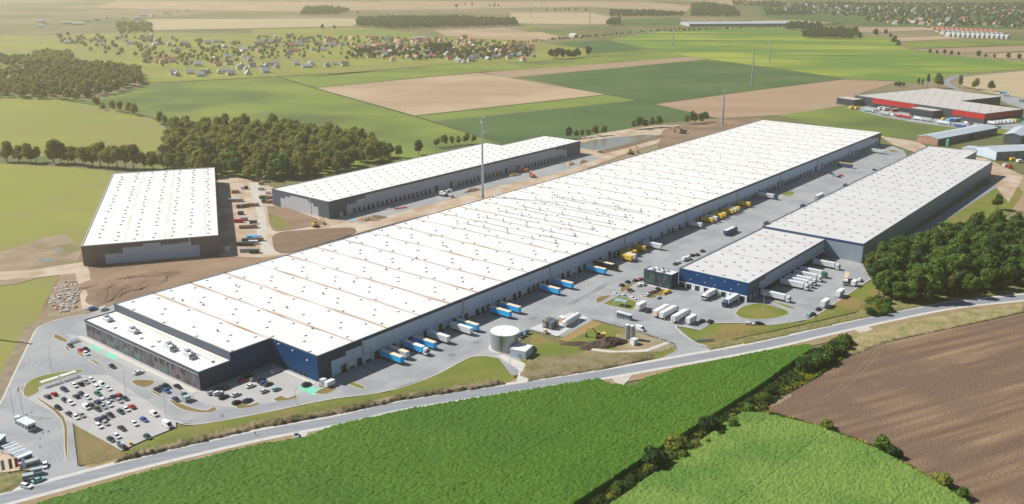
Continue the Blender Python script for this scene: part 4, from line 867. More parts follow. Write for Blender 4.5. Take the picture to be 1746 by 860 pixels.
# ---- sheds
def shed(a, b_, length, he, hr, wallm, roofm, gable, label, group=None, extra=None):
    a = P(*a); b_ = P(*b_); ex = (b_-a).normalized(); wd = (b_-a).length; ey = Vector((-ex.y, ex.x, 0))
    e = empty('shed', a, math.atan2(ex.y, ex.x), label, 'shed', group)
    q = MB(); q.face([(0, 0, 0), (wd, 0, 0), (wd, 0, he), (wd/2, 0, hr), (0, 0, he)], gable); q.face([(wd, length, 0), (0, length, 0), (0, length, he), (wd/2, length, hr), (wd, length, he)], gable)
    q.face([(wd, 0, 0), (wd, length, 0), (wd, length, he), (wd, 0, he)], wallm); q.face([(0, length, 0), (0, 0, 0), (0, 0, he), (0, length, he)], wallm); q.build('wall', e)
    q = MB(); o_ = .4; th = .2
    for s in (0, 1):
        x0, x1 = (-.4, wd/2) if s == 0 else (wd/2, wd+.4); z0, z1 = (he-.1, hr+.1) if s == 0 else (hr+.1, he-.1)
        q.face([(x0, -o_, z0+th), (x1, -o_, z1+th), (x1, length+o_, z1+th), (x0, length+o_, z0+th)], roofm); q.face([(x0, -o_, z0), (x0, length+o_, z0), (x1, length+o_, z1), (x1, -o_, z1)], roofm)
        q.face([(x0, -o_, z0), (x1, -o_, z1), (x1, -o_, z1+th), (x0, -o_, z0+th)], roofm)
    q.build('roof', e); return e, wd
SHR = mat('pale_sheet_roof', (.50, .55, .60), (.44, .49, .54), scale=.05, rough=.5); BRICK = mat('rusty_brick', (.36, .20, .15), (.42, .25, .19), scale=.6)
e, wd = shed((1563,243.5), (1598,249), 120, 7, 9.2, WSLATE, SHR, BRICK, 'long pale roofed shed with a reddish brick gable end'); q = MB(); q.box(wd+.02, wd+.1, 62, 70, 0, 5, DARK); q.build('gate', e)
e, wd = shed((1663,264), (1697.6,273.6), 70, 8, 10.5, cladding('shed_boards', (.26, .31, .35), 2, amp=.8), SHR, WLIGHT, 'tall pale roofed shed with grey gable nearest the big grey hall')
for k in range(5): q = MB(); q.box(wd+.02, wd+.12, 4+k*9, 4.6+k*9, 0, 7.6, paint('maroon', (.20, .05, .08))); q.build('wall_post', e)
shed((1710,244), (1740,247), 60, 9, 11, WSLATE, SHR, WSLATE, 'higher pale roofed shed rising behind the brick gabled shed')
shed((1639,261), (1664,264.5), 16, 5, 5.6, WHITE, SHR, WHITE, 'low white lean-to shed attached to the tall pale shed')
q = MB(); q.tube((0, 0, 0), (0, 0, 6.5), 1.6, 1.6, paint('mint_paint', (.12, .42, .33)), 14); q.tube((0, 0, 6.5), (0, 0, 7.2), 1.6, .5, paint('mint_paint', (.12, .42, .33)), 14); q.build('storage_silo', None, P(*c_r(943, 642)), label='mint green upright storage silo in front of the brick gabled shed', cat='silo')
# greenhouse far away
e, wd = shed((1160,47), (1166,43.5), 330, 8, 11, cladding('greenhouse_glass', (.16, .24, .30), 8, amp=.7), SHR, SHR, 'very long pale roofed greenhouse hall behind the avenue trees')
e.rotation_euler.z = math.atan2(*(lambda d: (d.y, d.x))(P(1254,46.5)-P(1160,47)))-math.pi/2; 
q = P(1160, 42); e.location = q

# ------------------------------------------------------------------ cars
WM = MB()
WM.tube((0, -.12, 0), (0, .12, 0), .33, .33, RUBBER, 12); WM.tube((0, -.13, 0), (0, .13, 0), .19, .19, SILVER, 8); WHEEL = WM.mesh('wheel')
WM = MB(); WM.tube((0, -.16, 0), (0, .16, 0), .5, .5, RUBBER, 12); WM.tube((0, -.17, 0), (0, .17, 0), .26, .26, GREYP, 8); TWHEEL = WM.mesh('wheel')
LAMP = paint('headlight_glass', (.7, .7, .68), .2); TAIL = paint('tail_light', (.35, .01, .01), .3)
SHAPES = {   # body profile (x, top z), cabin x0,x1 at base, x2,x3 at top, roof z ; x forward
 'hatchback': (4.1, 1.74, [(-2.02, .80), (-1.9, .98), (.75, .98), (1.75, .80), (2.05, .62)], (-1.95, 1.05, -1.55, .25, 1.47)),
 'saloon': (4.6, 1.78, [(-2.28, .82), (-2.15, .98), (.85, .96), (2.0, .78), (2.3, .60)], (-1.75, 1.15, -1.0, .3, 1.43)),
 'estate': (4.65, 1.80, [(-2.3, .85), (-2.2, 1.0), (.85, .98), (2.0, .80), (2.32, .62)], (-2.22, 1.15, -1.95, .35, 1.48)),
 'suv': (4.5, 1.86, [(-2.22, .95), (-2.1, 1.10), (.85, 1.10), (1.95, .98), (2.22, .72)], (-2.12, 1.2, -1.8, .4, 1.70)),
 'van': (5.4, 2.0, [(-2.7, 1.2), (-2.65, 1.25), (1.6, 1.2), (2.5, 1.0), (2.7, .7)], (-2.68, 2.1, -2.6, 1.25, 2.45)),
 'small van': (4.5, 1.84, [(-2.25, 1.0), (-2.2, 1.1), (1.0, 1.05), (2.05, .85), (2.25, .65)], (-2.23, 1.45, -2.15, .55, 1.84)),
}
CM = {}
def car_meshes(shape, pm):
    key = (shape, pm.name)
    if key in CM: return CM[key]
    Lc, W, prof, (b0, b1, t0, t1, zr) = SHAPES[shape]; hw = W/2; b = MB(); z0 = .28
    xs = [p[0] for p in prof]; k = b.mi(pm)
    rows = []
    for i, (x, z) in enumerate(prof):
        nar = .90 if i in (0, len(prof)-1) else 1
        rows.append([(x, -hw*nar, z0), (x, -hw*nar, z*.68), (x, -hw*nar*.93, z), (x, hw*nar*.93, z), (x, hw*nar, z*.68), (x, hw*nar, z0)])
    for r in rows: b.v += r
    for i in range(len(rows)-1):
        for j in range(5): b.f.append((i*6+j, (i+1)*6+j, (i+1)*6+j+1, i*6+j+1)); b.m.append(k)
        b.f.append((i*6+5, (i+1)*6+5, (i+1)*6, i*6)); b.m.append(k)
    b.f.append(tuple(range(5, -1, -1))); b.m.append(k); n = (len(rows)-1)*6; b.f.append(tuple(range(n, n+6))); b.m.append(k)
    x0 = xs[0]; x1 = xs[-1]
    b.box(x0-.05, x0+.1, -hw*.85, hw*.85, .3, .55, DGREY if shape != 'hatchback' else pm); b.box(x1-.1, x1+.05, -hw*.85, hw*.85, .3, .5, DGREY if shape != 'saloon' else pm)
    body = b.mesh('body')
    zb = max(p[1] for p in prof[1:3])-.03; c = hw*.90; tt = hw*.74 if shape not in ('van',) else hw*.84
    b = MB(); solid = shape in ('van', 'small van')
    P8 = [(b0, -c, zb), (b1, -c, zb), (b1, c, zb), (b0, c, zb), (t0, -tt, zr-.04), (t1, -tt, zr-.04), (t1, tt, zr-.04), (t0, tt, zr-.04)]
    b.v = P8; b.f = [(0, 1, 5, 4), (1, 2, 6, 5), (2, 3, 7, 6), (3, 0, 4, 7)]; b.m = [b.mi(pm if solid else GLASS), b.mi(GLASS), b.mi(pm if solid else GLASS), b.mi(pm if solid else GLASS)]
    if solid:
        for s in (-1, 1): b.face([(b1-1.15, s*(c+.0), zb+.12), (b1-.35, s*(c+.0), zb+.12), (t1-.1, s*(tt+.03), zr-.35), (t1-.9, s*(tt+.03), zr-.35)][::s], GLASS)
    cabin = b.mesh('cabin')
    b = MB(); b.box(t0-.04, t1+.04, -tt-.03, tt+.03, zr-.05, zr+.01, pm, None, .05, .06); roof = b.mesh('roof_panel')
    lm = MB(); lm.box(-.06, .05, -.2, .2, -.08, .08, LAMP); tm = MB(); tm.box(-.05, .06, -.18, .18, -.1, .1, TAIL)
    CM[key] = (body, cabin, roof, lm.mesh('headlight'), tm.mesh('tail_light'), x0, x1, hw); return CM[key]
def car(px, heading, color, shape, label, group=None, z=0.065, name='parked_car', cat='car', loc=None, rz=0):
    """heading 'u','-u','v','-v' or an angle"""
    m = car_meshes(shape, color); body, cabin, roof, hl, tl, x0, x1, hw = m
    q = loc if loc is not None else P(px[0], px[1], .6)
    base = {'u': UROT, '-u': UROT+math.pi, 'v': UROT-math.pi/2, '-v': UROT+math.pi/2}.get(heading, heading)
    e = empty('parked_van' if 'van' in shape and name == 'parked_car' else name, (q.x, q.y, z), base+rz+random.uniform(-.03, .03), label, 'van' if 'van' in shape else cat, group)
    bo = link('body', body, e); ca = link('cabin', cabin, e); link('roof_panel', roof, ca)
    for sx in (x0+.75, x1-.85):
        for sy in (-1, 1): link('wheel', WHEEL, e, (sx, sy*(hw-.12), .33))
    for sy in (-1, 1): link('headlight', hl, bo, (x1-.03, sy*hw*.62, .60)); link('tail_light', tl, bo, (x0+.02, sy*hw*.66, .68))
    return e
GP = 'cars in the big staff car park'
LOT = [  # crop g
 ((535,240),DGREY,'hatchback','-v','dark grey hatchback alone at the upper left corner of the big car park'),
 ((608,212),RED,'hatchback','-v','dark red hatchback beside the dark grey one under the bicycle shelter'),
 ((725,160),NAVY,'estate','v','dark navy estate car nearest the right half of the bicycle shelter'),
 ((842,115),WHITE,'hatchback','v','white hatchback left of the black one in the row by the bicycle shelter'),
 ((908,97),BLACK,'hatchback','-v','black hatchback between two white cars at the top of the big car park'),
 ((968,75),SILVER,'hatchback','v','silver white hatchback right of the black hatchback at the top row'),
 ((1030,52),WHITE,'hatchback','v','white hatchback at the very top right of the big car park'),
 ((1092,138),WHITE,'estate','v','white estate directly above the light green hatchback'),
 ((1150,108),WHITE,'small van','v','white small van behind the two white cars at the top right'),
 ((1215,150),WHITE,'saloon','v','long white saloon at the right of the three white vehicles'),
 ((1105,208),GREEN,'hatchback','v','bright green hatchback alone in the middle of the big car park'),
 ((860,238),NAVY,'hatchback','-v','navy hatchback left of the grey blue one in the second row'),
 ((922,213),DGREY,'hatchback','v','grey hatchback between the navy and the white car in the second row'),
 ((983,250),WHITE,'hatchback','v','white hatchback below the grey hatchback of the second row'),
 ((732,282),NAVY,'hatchback','v','navy hatchback touching the white estate on the left side'),
 ((797,312),WHITE,'estate','v','white estate right of the navy hatchback on the left side'),
 ((655,365),BLACK,'hatchback','v','black hatchback standing alone on the left edge'),
 ((785,438),DGREY,'saloon','v','dark grey saloon beside two white cars on the lower left edge'),
 ((858,472),WHITE,'hatchback','v','white hatchback between a dark saloon and a silver hatchback'),
 ((922,452),SILVER,'hatchback','v','silver hatchback right of the white one on the lower left edge'),
 ((1280,245),NAVY,'saloon','-v','navy saloon left of the bright red hatchback'),
 ((1340,225),RED,'hatchback','-v','bright red hatchback at the top of the right cluster'),
 ((1408,260),DGREY,'saloon','v','dark grey saloon right of the bright red hatchback'),
 ((1343,287),SILVER,'saloon','v','pale silver saloon just below the bright red hatchback'),
 ((1228,273),SILVER,'estate','v','silver estate at the top of the dense middle cluster'),
 ((1163,290),LGREY,'hatchback','v','light grey hatchback partly behind the dark blue suv'),
 ((1100,308),NAVY,'suv','-v','large dark blue suv in the middle cluster'),
 ((1232,334),WHITE,'hatchback','v','white hatchback at the right end of the middle cluster'),
 ((1167,354),SILVER,'saloon','v','silver saloon with dark windows in the lower middle cluster'),
 ((1100,380),DGREY,'saloon','v','dark grey saloon at the bottom of the middle cluster'),
 ((1037,344),DGREY,'hatchback','v','dark grey hatchback next to the white van in the middle cluster'),
 ((975,362),WHITE,'small van','v','white small van at the left end of the middle cluster'),
 ((1362,412),DGREEN,'hatchback','v','dark green hatchback left of a white one in the right row'),
 ((1425,385),WHITE,'hatchback','v','white hatchback between the dark green and the crimson car'),
 ((1488,355),RED,'saloon','-v','crimson saloon at the right end of its row'),
 ((1245,447),BLACK,'saloon','v','black saloon at the top of the lower group of five'),
 ((1187,482),DGREY,'hatchback','v','grey hatchback in the middle of the lower group of five'),
 ((1115,504),NAVY,'suv','-v','dark navy suv at the left of the lower group of five'),
 ((1115,572),WHITE,'estate','v','white estate at the bottom left of the lower group of five'),
 ((1192,542),SILVER,'hatchback','v','silver hatchback at the bottom right of the lower group of five'),
 ((1375,599),DGREY,'saloon','v','dark grey saloon alone in the lower middle of the car park'),
 ((1517,547),WHITE,'hatchback','v','white hatchback alone between the dark grey saloon and the blue hatchback'),
 ((1625,502),BLUE,'hatchback','v','bright blue hatchback alone on the right side of the big car park'),
 ((1665,694),DGREEN,'hatchback','v','dark green hatchback at the lower right edge of the big car park'),
 ((1318,687),WHITE,'hatchback','v','white hatchback with a dark rear beside the dark green car at the bottom'),
 ((1252,724),DGREEN,'hatchback','v','dark green hatchback beside the white one near the bottom corner'),
 ((1390,808),DGREY,'saloon','-v','dark saloon in the bottom corner beside the grey cabinet'),
]
for q, col, sh, hd, lab in LOT: car(c_g(*q), hd, col, sh, lab, GP)
for q, col, sh, hd, lab in [
 ((815,440),WHITE,'small van','v','white delivery van alone at the right end of the big car park'), ((962,567),WHITE,'van','v','large white high roofed van by the lower right edge of the big car park'),
 ((850,167),BLACK,'hatchback','v','black hatchback at the left of the cluster by the main entrance'), ((900,142),DGREY,'hatchback','v','dark grey hatchback between two black cars by the entrance'),
 ((957,178),BLUE,'hatchback','v','steel blue hatchback in front of the cluster by the entrance'), ((955,124),BLACK,'estate','v','black estate at the rear of the cluster by the entrance'),
 ((1080,127),BLACK,'saloon','v','black saloon alone beside the footpath of the slatted office wing'), ((1165,222),DGREY,'saloon','v','dark saloon behind the glass shelter near the office corner'),
 ((1060,272),NAVY,'saloon','v','navy saloon at the edge of the brown grass island')]: car(c_h(*q), hd, col, sh, lab)
GN = 'cars in the notch beside the blue walls'
for q, col, sh, hd, lab in [
 ((352,632),SILVER,'hatchback','u','silver hatchback leftmost at the foot of the dark blue wall'), ((410,634),WHITE,'estate','u','white estate second from the left by the dark blue wall'),
 ((435,588),DGREY,'saloon','u','dark grey saloon in the wall shadow near the office corner'), ((478,587),BLACK,'saloon','-u','black saloon at the shadow edge near the office corner'),
 ((468,670),BLACK,'estate','u','black estate in front of the white estate'), ((586,648),LGREY,'saloon','u','light grey saloon between the black estate and the green grey one'),
 ((594,724),BLACK,'hatchback','u','black hatchback touching the brown island'), ((700,706),NAVY,'estate','u','navy estate right of the black hatchback by the brown island'),
 ((655,512),RED,'hatchback','u','red hatchback with its nose in the wall shadow'), ((712,468),BLACK,'saloon','u','black saloon hidden deep in the wall shadow'),
 ((730,562),WHITE,'saloon','u','white saloon in the middle of the notch car park'), ((770,495),SILVER,'estate','u','silver estate right of the red hatchback'),
 ((840,515),BLACK,'suv','u','black suv at the rear of the tight group of three'), ((858,533),BLUE,'hatchback','u','blue hatchback squeezed in the tight group of three'),
 ((900,545),DGREY,'saloon','u','dark grey saloon at the front of the tight group of three'), ((864,613),LGREY,'hatchback','u','light grey hatchback on its own near the kerb'),
 ((982,594),TEAL,'hatchback','u','grey green hatchback on its own right of the light grey one'), ((952,427),WHITE,'estate','u','white estate closest to the inner corner of the blue walls'),
 ((990,412),SILVER,'hatchback','u','silver hatchback tucked behind the white estate in the inner corner'), ((1277,550),BLACK,'suv','u','black suv charging on the green painted bays')]: car(c_z2(*q), hd, col, sh, lab)
for q, col, sh, hd, lab in [
 ((470,662),DGREY,'hatchback','v','dark grey hatchback at the far end near the stacked racks'), ((540,697),RED,'hatchback','v','dark red hatchback in the group of three before the slatted facade'),
 ((575,688),BLACK,'hatchback','v','black hatchback at the back of the group of three before the slatted facade'), ((575,715),WHITE,'hatchback','v','white hatchback at the front of the group of three before the slatted facade'),
 ((750,802),BLACK,'hatchback','v','black hatchback standing alone below the second green bay'), ((925,842),WHITE,'saloon','u','white saloon crossing in front of the slatted facade'),
 ((620,418),BLUE,'small van','u','blue van on the road behind the office wing'), ((695,420),WHITE,'small van','u','white van on the road behind the office wing')]: car(c_a(*q), hd, col, sh, lab)
car((77,793.5), -1.2, WHITE, 'hatchback', 'white car driving out of the left entrance'); car((66,818.5), .75, TEAL, 'saloon', 'pale teal saloon beside the glass shelters at the entrance'); car((45,829), -.35, WHITE, 'estate', 'white estate on the verge below the glass shelters')
car((505,742.5), -1.25, SILVER, 'hatchback', 'silver car stopped on the gravel pull in beside the corn field')
for q, col, sh, hd, lab in [
 ((520,225),DGREY,'hatchback','u','dark grey hatchback at the left of the office lot island'), ((605,178),BLACK,'hatchback','u','black hatchback on the kerb of the office lot island'),
 ((715,158),BLACK,'saloon','u','black saloon left of the crimson one by the glass office'), ((790,138),RED,'saloon','u','crimson saloon nearest the corner of the glass office'),
 ((782,226),WHITE,'estate','u','white estate in front of the glass office, left one'), ((842,218),WHITE,'hatchback','u','white hatchback in front of the glass office, right one'),
 ((645,302),BLACK,'hatchback','v','black hatchback alone below the office lot island'), ((428,362),WHITE,'hatchback','v','white hatchback leftmost above the flag island'),
 ((550,387),SILVER,'estate','v','silver estate in the middle above the flag island'), ((672,418),WHITE,'saloon','v','white saloon rightmost above the flag island'),
 ((900,368),WHITE,'hatchback','u','white hatchback in front of the red car on the grass bay'), ((930,342),RED,'hatchback','u','bright red hatchback on the grass bay before the office'),
 ((985,325),DGREY,'saloon','u','dark grey saloon right of the red hatchback on the grass bay'), ((1010,312),SILVER,'saloon','u','silver saloon squeezed between dark cars on the grass bay'),
 ((1045,288),BLACK,'suv','u','black suv at the right of the cars on the grass bay'), ((1055,408),LGREY,'hatchback','u','light grey hatchback driving past the grass bay'),
 ((1150,343),YELLOW,'hatchback','u','yellow hatchback at the right end of the grass bay'), ((1195,322),YELLOW,'small van','u','yellow small van behind the yellow hatchback'),
 ((908,608),BLACK,'estate','u','black estate between the parked white trailers')]: car(c_s(*q), hd, col, sh, lab)
car(c_c3(1280,496), 'u', DGREY, 'hatchback', 'dark grey hatchback right of the last white trailer body'); car(c_c3(1332,500), 'u', BLACK, 'saloon', 'black saloon at the right end of the trailer row')
car(c_c3(1595,517), -.15, WHITE, 'estate', 'white estate leaving by the curved drive'); car(c_c3(1663,516), -.15, BLACK, 'estate', 'black estate following on the curved drive')
car(c_e(1028,92), 'v', WHITE, 'van', 'white van beside the twin silver tanks')
car(c_w(527,712), 'u', TEAL, 'hatchback', 'teal hatchback at the lower edge of the truck yard'); car(c_w(570,697), 'u', BLACK, 'hatchback', 'black hatchback next to the teal one in the truck yard')
car(c_w(632,642), 'u', BLACK, 'saloon', 'black saloon below the white trailer body at the yard edge'); car(c_w(1100,318), 'u', WHITE, 'small van', 'white small van at the tip of the truck yard near the wood')
for q, col, sh, lab in [((525,402),DGREY,'hatchback','dark hatchback behind the glass office roof'), ((555,388),WHITE,'hatchback','white hatchback behind the glass office roof'), ((615,362),WHITE,'van','white van parked behind the glass office'), ((650,352),WHITE,'van','second white van right behind the first one at the blue hall'),
   ((690,318),BLACK,'hatchback','black hatchback behind the blue hall, left of the pair'), ((738,312),DGREY,'estate','dark estate behind the blue hall, right of the pair'), ((790,275),BLACK,'saloon','black saloon farthest along the back wall of the blue hall')]: car(c_z4(*q), 'u', col, sh, lab)
for q, col, lab in [((790,553),DGREY,'grey hatchback in the middle of the wide truck yard'), ((820,577),TEAL,'teal hatchback in the middle of the wide truck yard'), ((865,586),BLACK,'black hatchback beside the crimson one in the wide yard'), ((887,571),RED,'crimson hatchback beside the black one in the wide yard'), ((1212,517),BLACK,'black hatchback hard against the tall grey hall')]: car(c_z5(*q), 'v', col, 'hatchback', lab)

# ------------------------------------------------------------------ trucks
def wheels(e, xs, hw=1.1, m=None, r=.5):
    for x in xs:
        for s in (-1, 1): link('wheel', m or TWHEEL, e, (x, s*hw, r))
CABS = {}
def cab_mesh(col):
    if col.name not in CABS:
        b = MB(); b.v = [(-2.1, -1.22, .7), (.0, -1.22, .7), (.12, -1.22, 1.6), (-.1, -1.18, 2.9), (-.5, -1.05, 3.5), (-2.1, -1.15, 3.75), (-2.1, 1.22, .7), (.0, 1.22, .7), (.12, 1.22, 1.6), (-.1, 1.18, 2.9), (-.5, 1.05, 3.5), (-2.1, 1.15, 3.75)]
        b.f = [(0, 1, 2, 3, 4, 5), (11, 10, 9, 8, 7, 6), (1, 7, 8, 2), (2, 8, 9, 3), (3, 9, 10, 4), (4, 10, 11, 5), (5, 11, 6, 0), (0, 6, 7, 1)]; b.m = [b.mi(col)]*8
        b.box(-.05, .25, -1.2, 1.2, .35, .9, DGREY); b.box(-.55, .3, -1.45, -1.2, 2.0, 2.6, DGREY); b.box(-.55, .3, 1.2, 1.45, 2.0, 2.6, DGREY)
        ws = MB(); ws.face([(.15, -1.08, 1.75), (.15, 1.08, 1.75), (-.02, 1.02, 2.75), (-.02, -1.02, 2.75)], GLASS)
        for s in (-1, 1): ws.face([(-1.15, s*1.235, 1.75), (-.15, s*1.235, 1.75), (-.3, s*1.21, 2.55), (-1.15, s*1.21, 2.55)][::-s], GLASS)
        CABS[col.name] = (b.mesh('cab'), ws.mesh('windscreen'))
    return CABS[col.name]
BOXES = {}
def trailer_box(side, roof, L=13.6, h0=1.15, h1=4.0, stripe=None):
    k = (side.name, roof.name, L, stripe.name if stripe else '')
    if k not in BOXES:
        b = MB(); b.box(0, L, -1.27, 1.27, h0, h1, side, roof)
        for s in (-1, 1):
            for i in range(int(L/1.7)): b.box(.4+i*1.7, .46+i*1.7, s*1.27 if s > 0 else -1.3, 1.3 if s > 0 else -1.27, h0, h1-.05, GREYP)
            b.box(0, L, s*1.27 if s > 0 else -1.31, 1.31 if s > 0 else -1.27, h1-.12, h1+.0, LGREY); b.box(0, L, s*1.27 if s > 0 else -1.31, 1.31 if s > 0 else -1.27, h0, h0+.12, DGREY)
        if stripe: b.box(.1, L-.1, -.35, .35, h1+.01, h1+.06, stripe)
        BOXES[k] = b.mesh('trailer_box')
    return BOXES[k]
CH_ = MB(); CH_.box(.3, 13.2, -.5, .5, .8, 1.14, DGREY); CH_.box(8.8, 9.0, -1.1, 1.1, .1, 1.1, DGREY); CH_.box(9.0, 12.9, -.2, .2, .6, .8, DGREY); CHM = CH_.mesh('chassis')
TCH = MB(); TCH.box(-6, -.6, -.45, .45, .6, 1.0, DGREY); TCHM = TCH.mesh('tractor_chassis')
def trailer(origin, ang, side, roof, label, cab=None, L=13.6, group=None, stripe=None, name=None):
    """x axis runs from the rear doors to the front"""
    e = empty(name or ('articulated_truck' if cab else 'semi_trailer'), (origin.x, origin.y, .06), ang, label, 'truck' if cab else 'trailer', group)
    link('trailer_box', trailer_box(side, roof, L, stripe=stripe), e); link('chassis', CHM, e, scale=(L/13.6, 1, 1)); wheels(e, [2.2, 3.5, 4.8] if L > 10 else [1.8, 3.1])
    if cab:
        cm, ws = cab_mesh(cab); link('tractor_chassis', TCHM, e, (L+2.9, 0, 0)); co = link('cab', cm, e, (L+2.9, 0, 0)); link('windscreen', ws, co); wheels(e, [L+1.5, L-2.2])
    return e
AV = UROT-math.pi/2   # pointing along +v (away from the wall)
WT = paint('trailer_white', (.74, .75, .76)); 
def docked(u, side, roof, label, cab=None, v0=1.6, L=13.6, **k): return trailer(UV(u, v0), AV, side, roof, label, cab, L, 'trucks and trailers at the docks of the main warehouse', **k)
docked(36.4, LBLUE, CREAM, 'sky blue trailer with a cream roof, nearest the front corner of the docks')
docked(41.9, LGREY, CREAM, 'short grey trailer right beside the first sky blue one', L=11.5)
docked(51.2, LBLUE, WT, 'sky blue trailer coupled to a white cab at the docks', WT, L=12.8)
docked(58.3, LBLUE, CREAM, 'sky blue trailer just beyond the one with the white cab')
docked(67.8, WT, WT, 'all white trailer on its own between two pairs of blue ones')
docked(83.0, WT, WT, 'white trailer pressed against a sky blue one before the round tank', v0=3)
docked(88.5, LBLUE, CREAM, 'sky blue trailer behind the white one before the round tank', v0=2.4)
docked(113.1, LBLUE, CREAM, 'sky blue trailer left of a pair beyond the round tank', v0=3.4)
docked(121.6, LBLUE, CREAM, 'sky blue trailer right of a pair beyond the round tank', v0=3)
docked(158.2, LBLUE, CREAM, 'sky blue trailer left of the pair at the middle of the dock wall', v0=2)
docked(170.9, LBLUE, CREAM, 'sky blue trailer right of the pair at the middle of the dock wall', v0=2)
docked(204.2, LBLUE, CREAM, 'lone sky blue trailer beside the black truck', v0=2.2)
docked(215.0, BLACK, CREAM, 'black truck with a cream roofed trailer at the docks', BLACK, L=12.8)
YELSHADE = paint('shaded_yellow_paint', (.72, .40, .02), .5)  # yellow made browner: the dock wall's shade is put into the colour
trailer(UV(236, 6.5), AV, YELLOW, YELLOW, 'bright yellow container trailer standing out in the sun beside a white one', None, 8.0, 'yellow swap trailers')
trailer(UV(239.6, 6.7), AV, WT, WT, 'short white container trailer behind the bright yellow one', None, 8.0)
for i, (u, lab) in enumerate(((242.8, 'yellow swap trailer in the shade next to the bright yellow one'), (247.7, 'yellow swap trailer second in the shaded row'), (258.9, 'shaded yellow swap trailer by itself left of the long white trailer'))): docked(u, YELSHADE, YELSHADE, lab, L=8.6)
docked(269.7, WT, WT, 'long white trailer beyond the three shaded yellow swap trailers', v0=2.2)
docked(332.8, WT, LGREY, 'white trailer alone halfway along the dock wall', L=9.6)
for u, col, lab in ((349.8, YELLOW, 'yellow swap trailer leftmost of the far yellow row'), (355.6, WT, 'white swap trailer behind the leftmost of the far yellow row'), (364.3, YELLOW, 'yellow swap trailer third in the far yellow row'), (369.4, YELLOW, 'yellow swap trailer fourth in the far yellow row'), (381.8, YELLOW, 'yellow swap trailer fifth in the far yellow row'), (386.8, WT, 'white swap trailer near the end of the far yellow row'), (391.8, YELLOW, 'yellow swap trailer sixth in the far yellow row'), (409.8, YELLOW, 'yellow swap trailer last and separate at the end of the far row')): docked(u, col, col if col is WT else YELLOW, lab, L=8.8, v0=2.5)
docked(446.0, LGREY, WT, 'pale trailer with a dark blue cab beside the small green island', DBLUE, L=13)
trailer(UV(603.6, 7), AV, DBLUE, YELLOW, 'dark blue trailer with an orange yellow roof at the far docks')
trailer(UV(690.8, 8), AV, LGREY, WT, 'silver trailer at the far end of the dock wall')

q = P(*c_z5(640, 775), 3.5); trailer(Vector((q.x, q.y, 0)), UROT, GREYP, WT, 'grey box trailer parked along the back wall of the tall grey hall')
q = P(*c_z4(1010, 105), 2); trailer(Vector((q.x, q.y, 0)), UROT, DBLUE, WT, 'dark blue truck with a white roof crossing the yard towards the grey hall', DBLUE)
# lower hall
SV = 'trucks backed onto the side docks of the lower hall'
for u, cabc, lab, L in ((228.1, WT, 'white truck alone nearest the lower hall corner at the side docks', 13.6), (253.4, WT, 'white truck first in the tight group at the side docks', 13.6), (259.0, WT, 'white truck second in the tight group at the side docks', 13.6), (264.4, WT, 'white truck third in the tight group at the side docks', 13.6), (273.0, WT, 'white truck fourth in the tight group at the side docks', 13.6), (281.5, GREEN, 'white trailer with a green cab at the side docks', 13.4), (301.6, WT, 'white truck alone farthest along the side docks', 13.6)):
    trailer(UV(u, 104), AV, WT, WT, lab, cabc, L, SV)
AU = UROT+math.pi
trailer(UV(213.5, 82.3), AU, WT, WT, 'white truck backed onto the blue front of the lower hall', WT, 9.5); trailer(UV(213.5, 95.8), AU, WT, WT, 'white trailer with a deep blue cab backed onto the blue front', DBLUE, 12)
for A_, B__, cb, lab, side in (((975,600),(1190,505),None,'cream sided trailer without a cab, left of the three in the lot',CREAM), ((1070,625),(1290,530),WT,'white truck in the middle of the three in the lot',WT), ((1245,680),(1470,580),WT,'white truck with an open dark rear, right of the three in the lot',WT)):
    a0 = P(*c_s(*A_), 4); b0 = P(*c_s(*B__), 4); trailer(Vector((a0.x, a0.y, 0))+SD*1.0, UROT, side, WT, lab, cb, 13.2)
SWB = MB(); SWB.box(-3.7, 3.7, -1.27, 1.27, 1.2, 3.9, WT, WHITE)
for i in range(6):
    for s in (-1, 1): SWB.box(-3.5+i*1.3, -3.44+i*1.3, 1.27 if s > 0 else -1.3, 1.3 if s > 0 else -1.27, 1.2, 3.85, GREYP)
SWBM = SWB.mesh('box'); LG = MB(); LG.box(-.09, .09, -.09, .09, 0, 1.2, DGREY); LGM = LG.mesh('leg')
def swap(q, ang, lab, grp='white swap bodies'):
    e = empty('swap_body', (q.x, q.y, .06), ang, lab, 'swap body', grp); link('box', SWBM, e)
    for x in (-3.2, 3.2):
        for s in (-1, 1): link('leg', LGM, e, (x, s*1.1, 0))
swap(P(*c_s(800,520), 2.5), UROT, 'white swap body on legs beside the flag island'); swap(P(*c_s(1535,718), 2.5), UROT, 'white swap body on legs right of the parked trucks')
swap(P(*c_w(706,567), 2.5), UROT, 'white swap body on legs nearest the lower lawn of the truck yard'); swap(P(*c_w(876,455), 2.5), UROT, 'white swap body on legs in the middle of the yard edge'); 
q = P(*c_w(1037,345), 2); e_ = empty('swap_body', (q.x, q.y, .06), UROT, 'short white container body at the tip of the truck yard', 'swap body'); link('box', SWBM, e_, scale=(.62, 1, .85))
a0 = P(*c_w(955,225), 4); b0 = P(*c_w(940,300), 4); d_ = (b0-a0); trailer(Vector((a0.x, a0.y, 0)), math.atan2(d_.y, d_.x), LGREY, BEIGE, 'beige roofed truck driving through the truck yard towards the road', WT, 12)
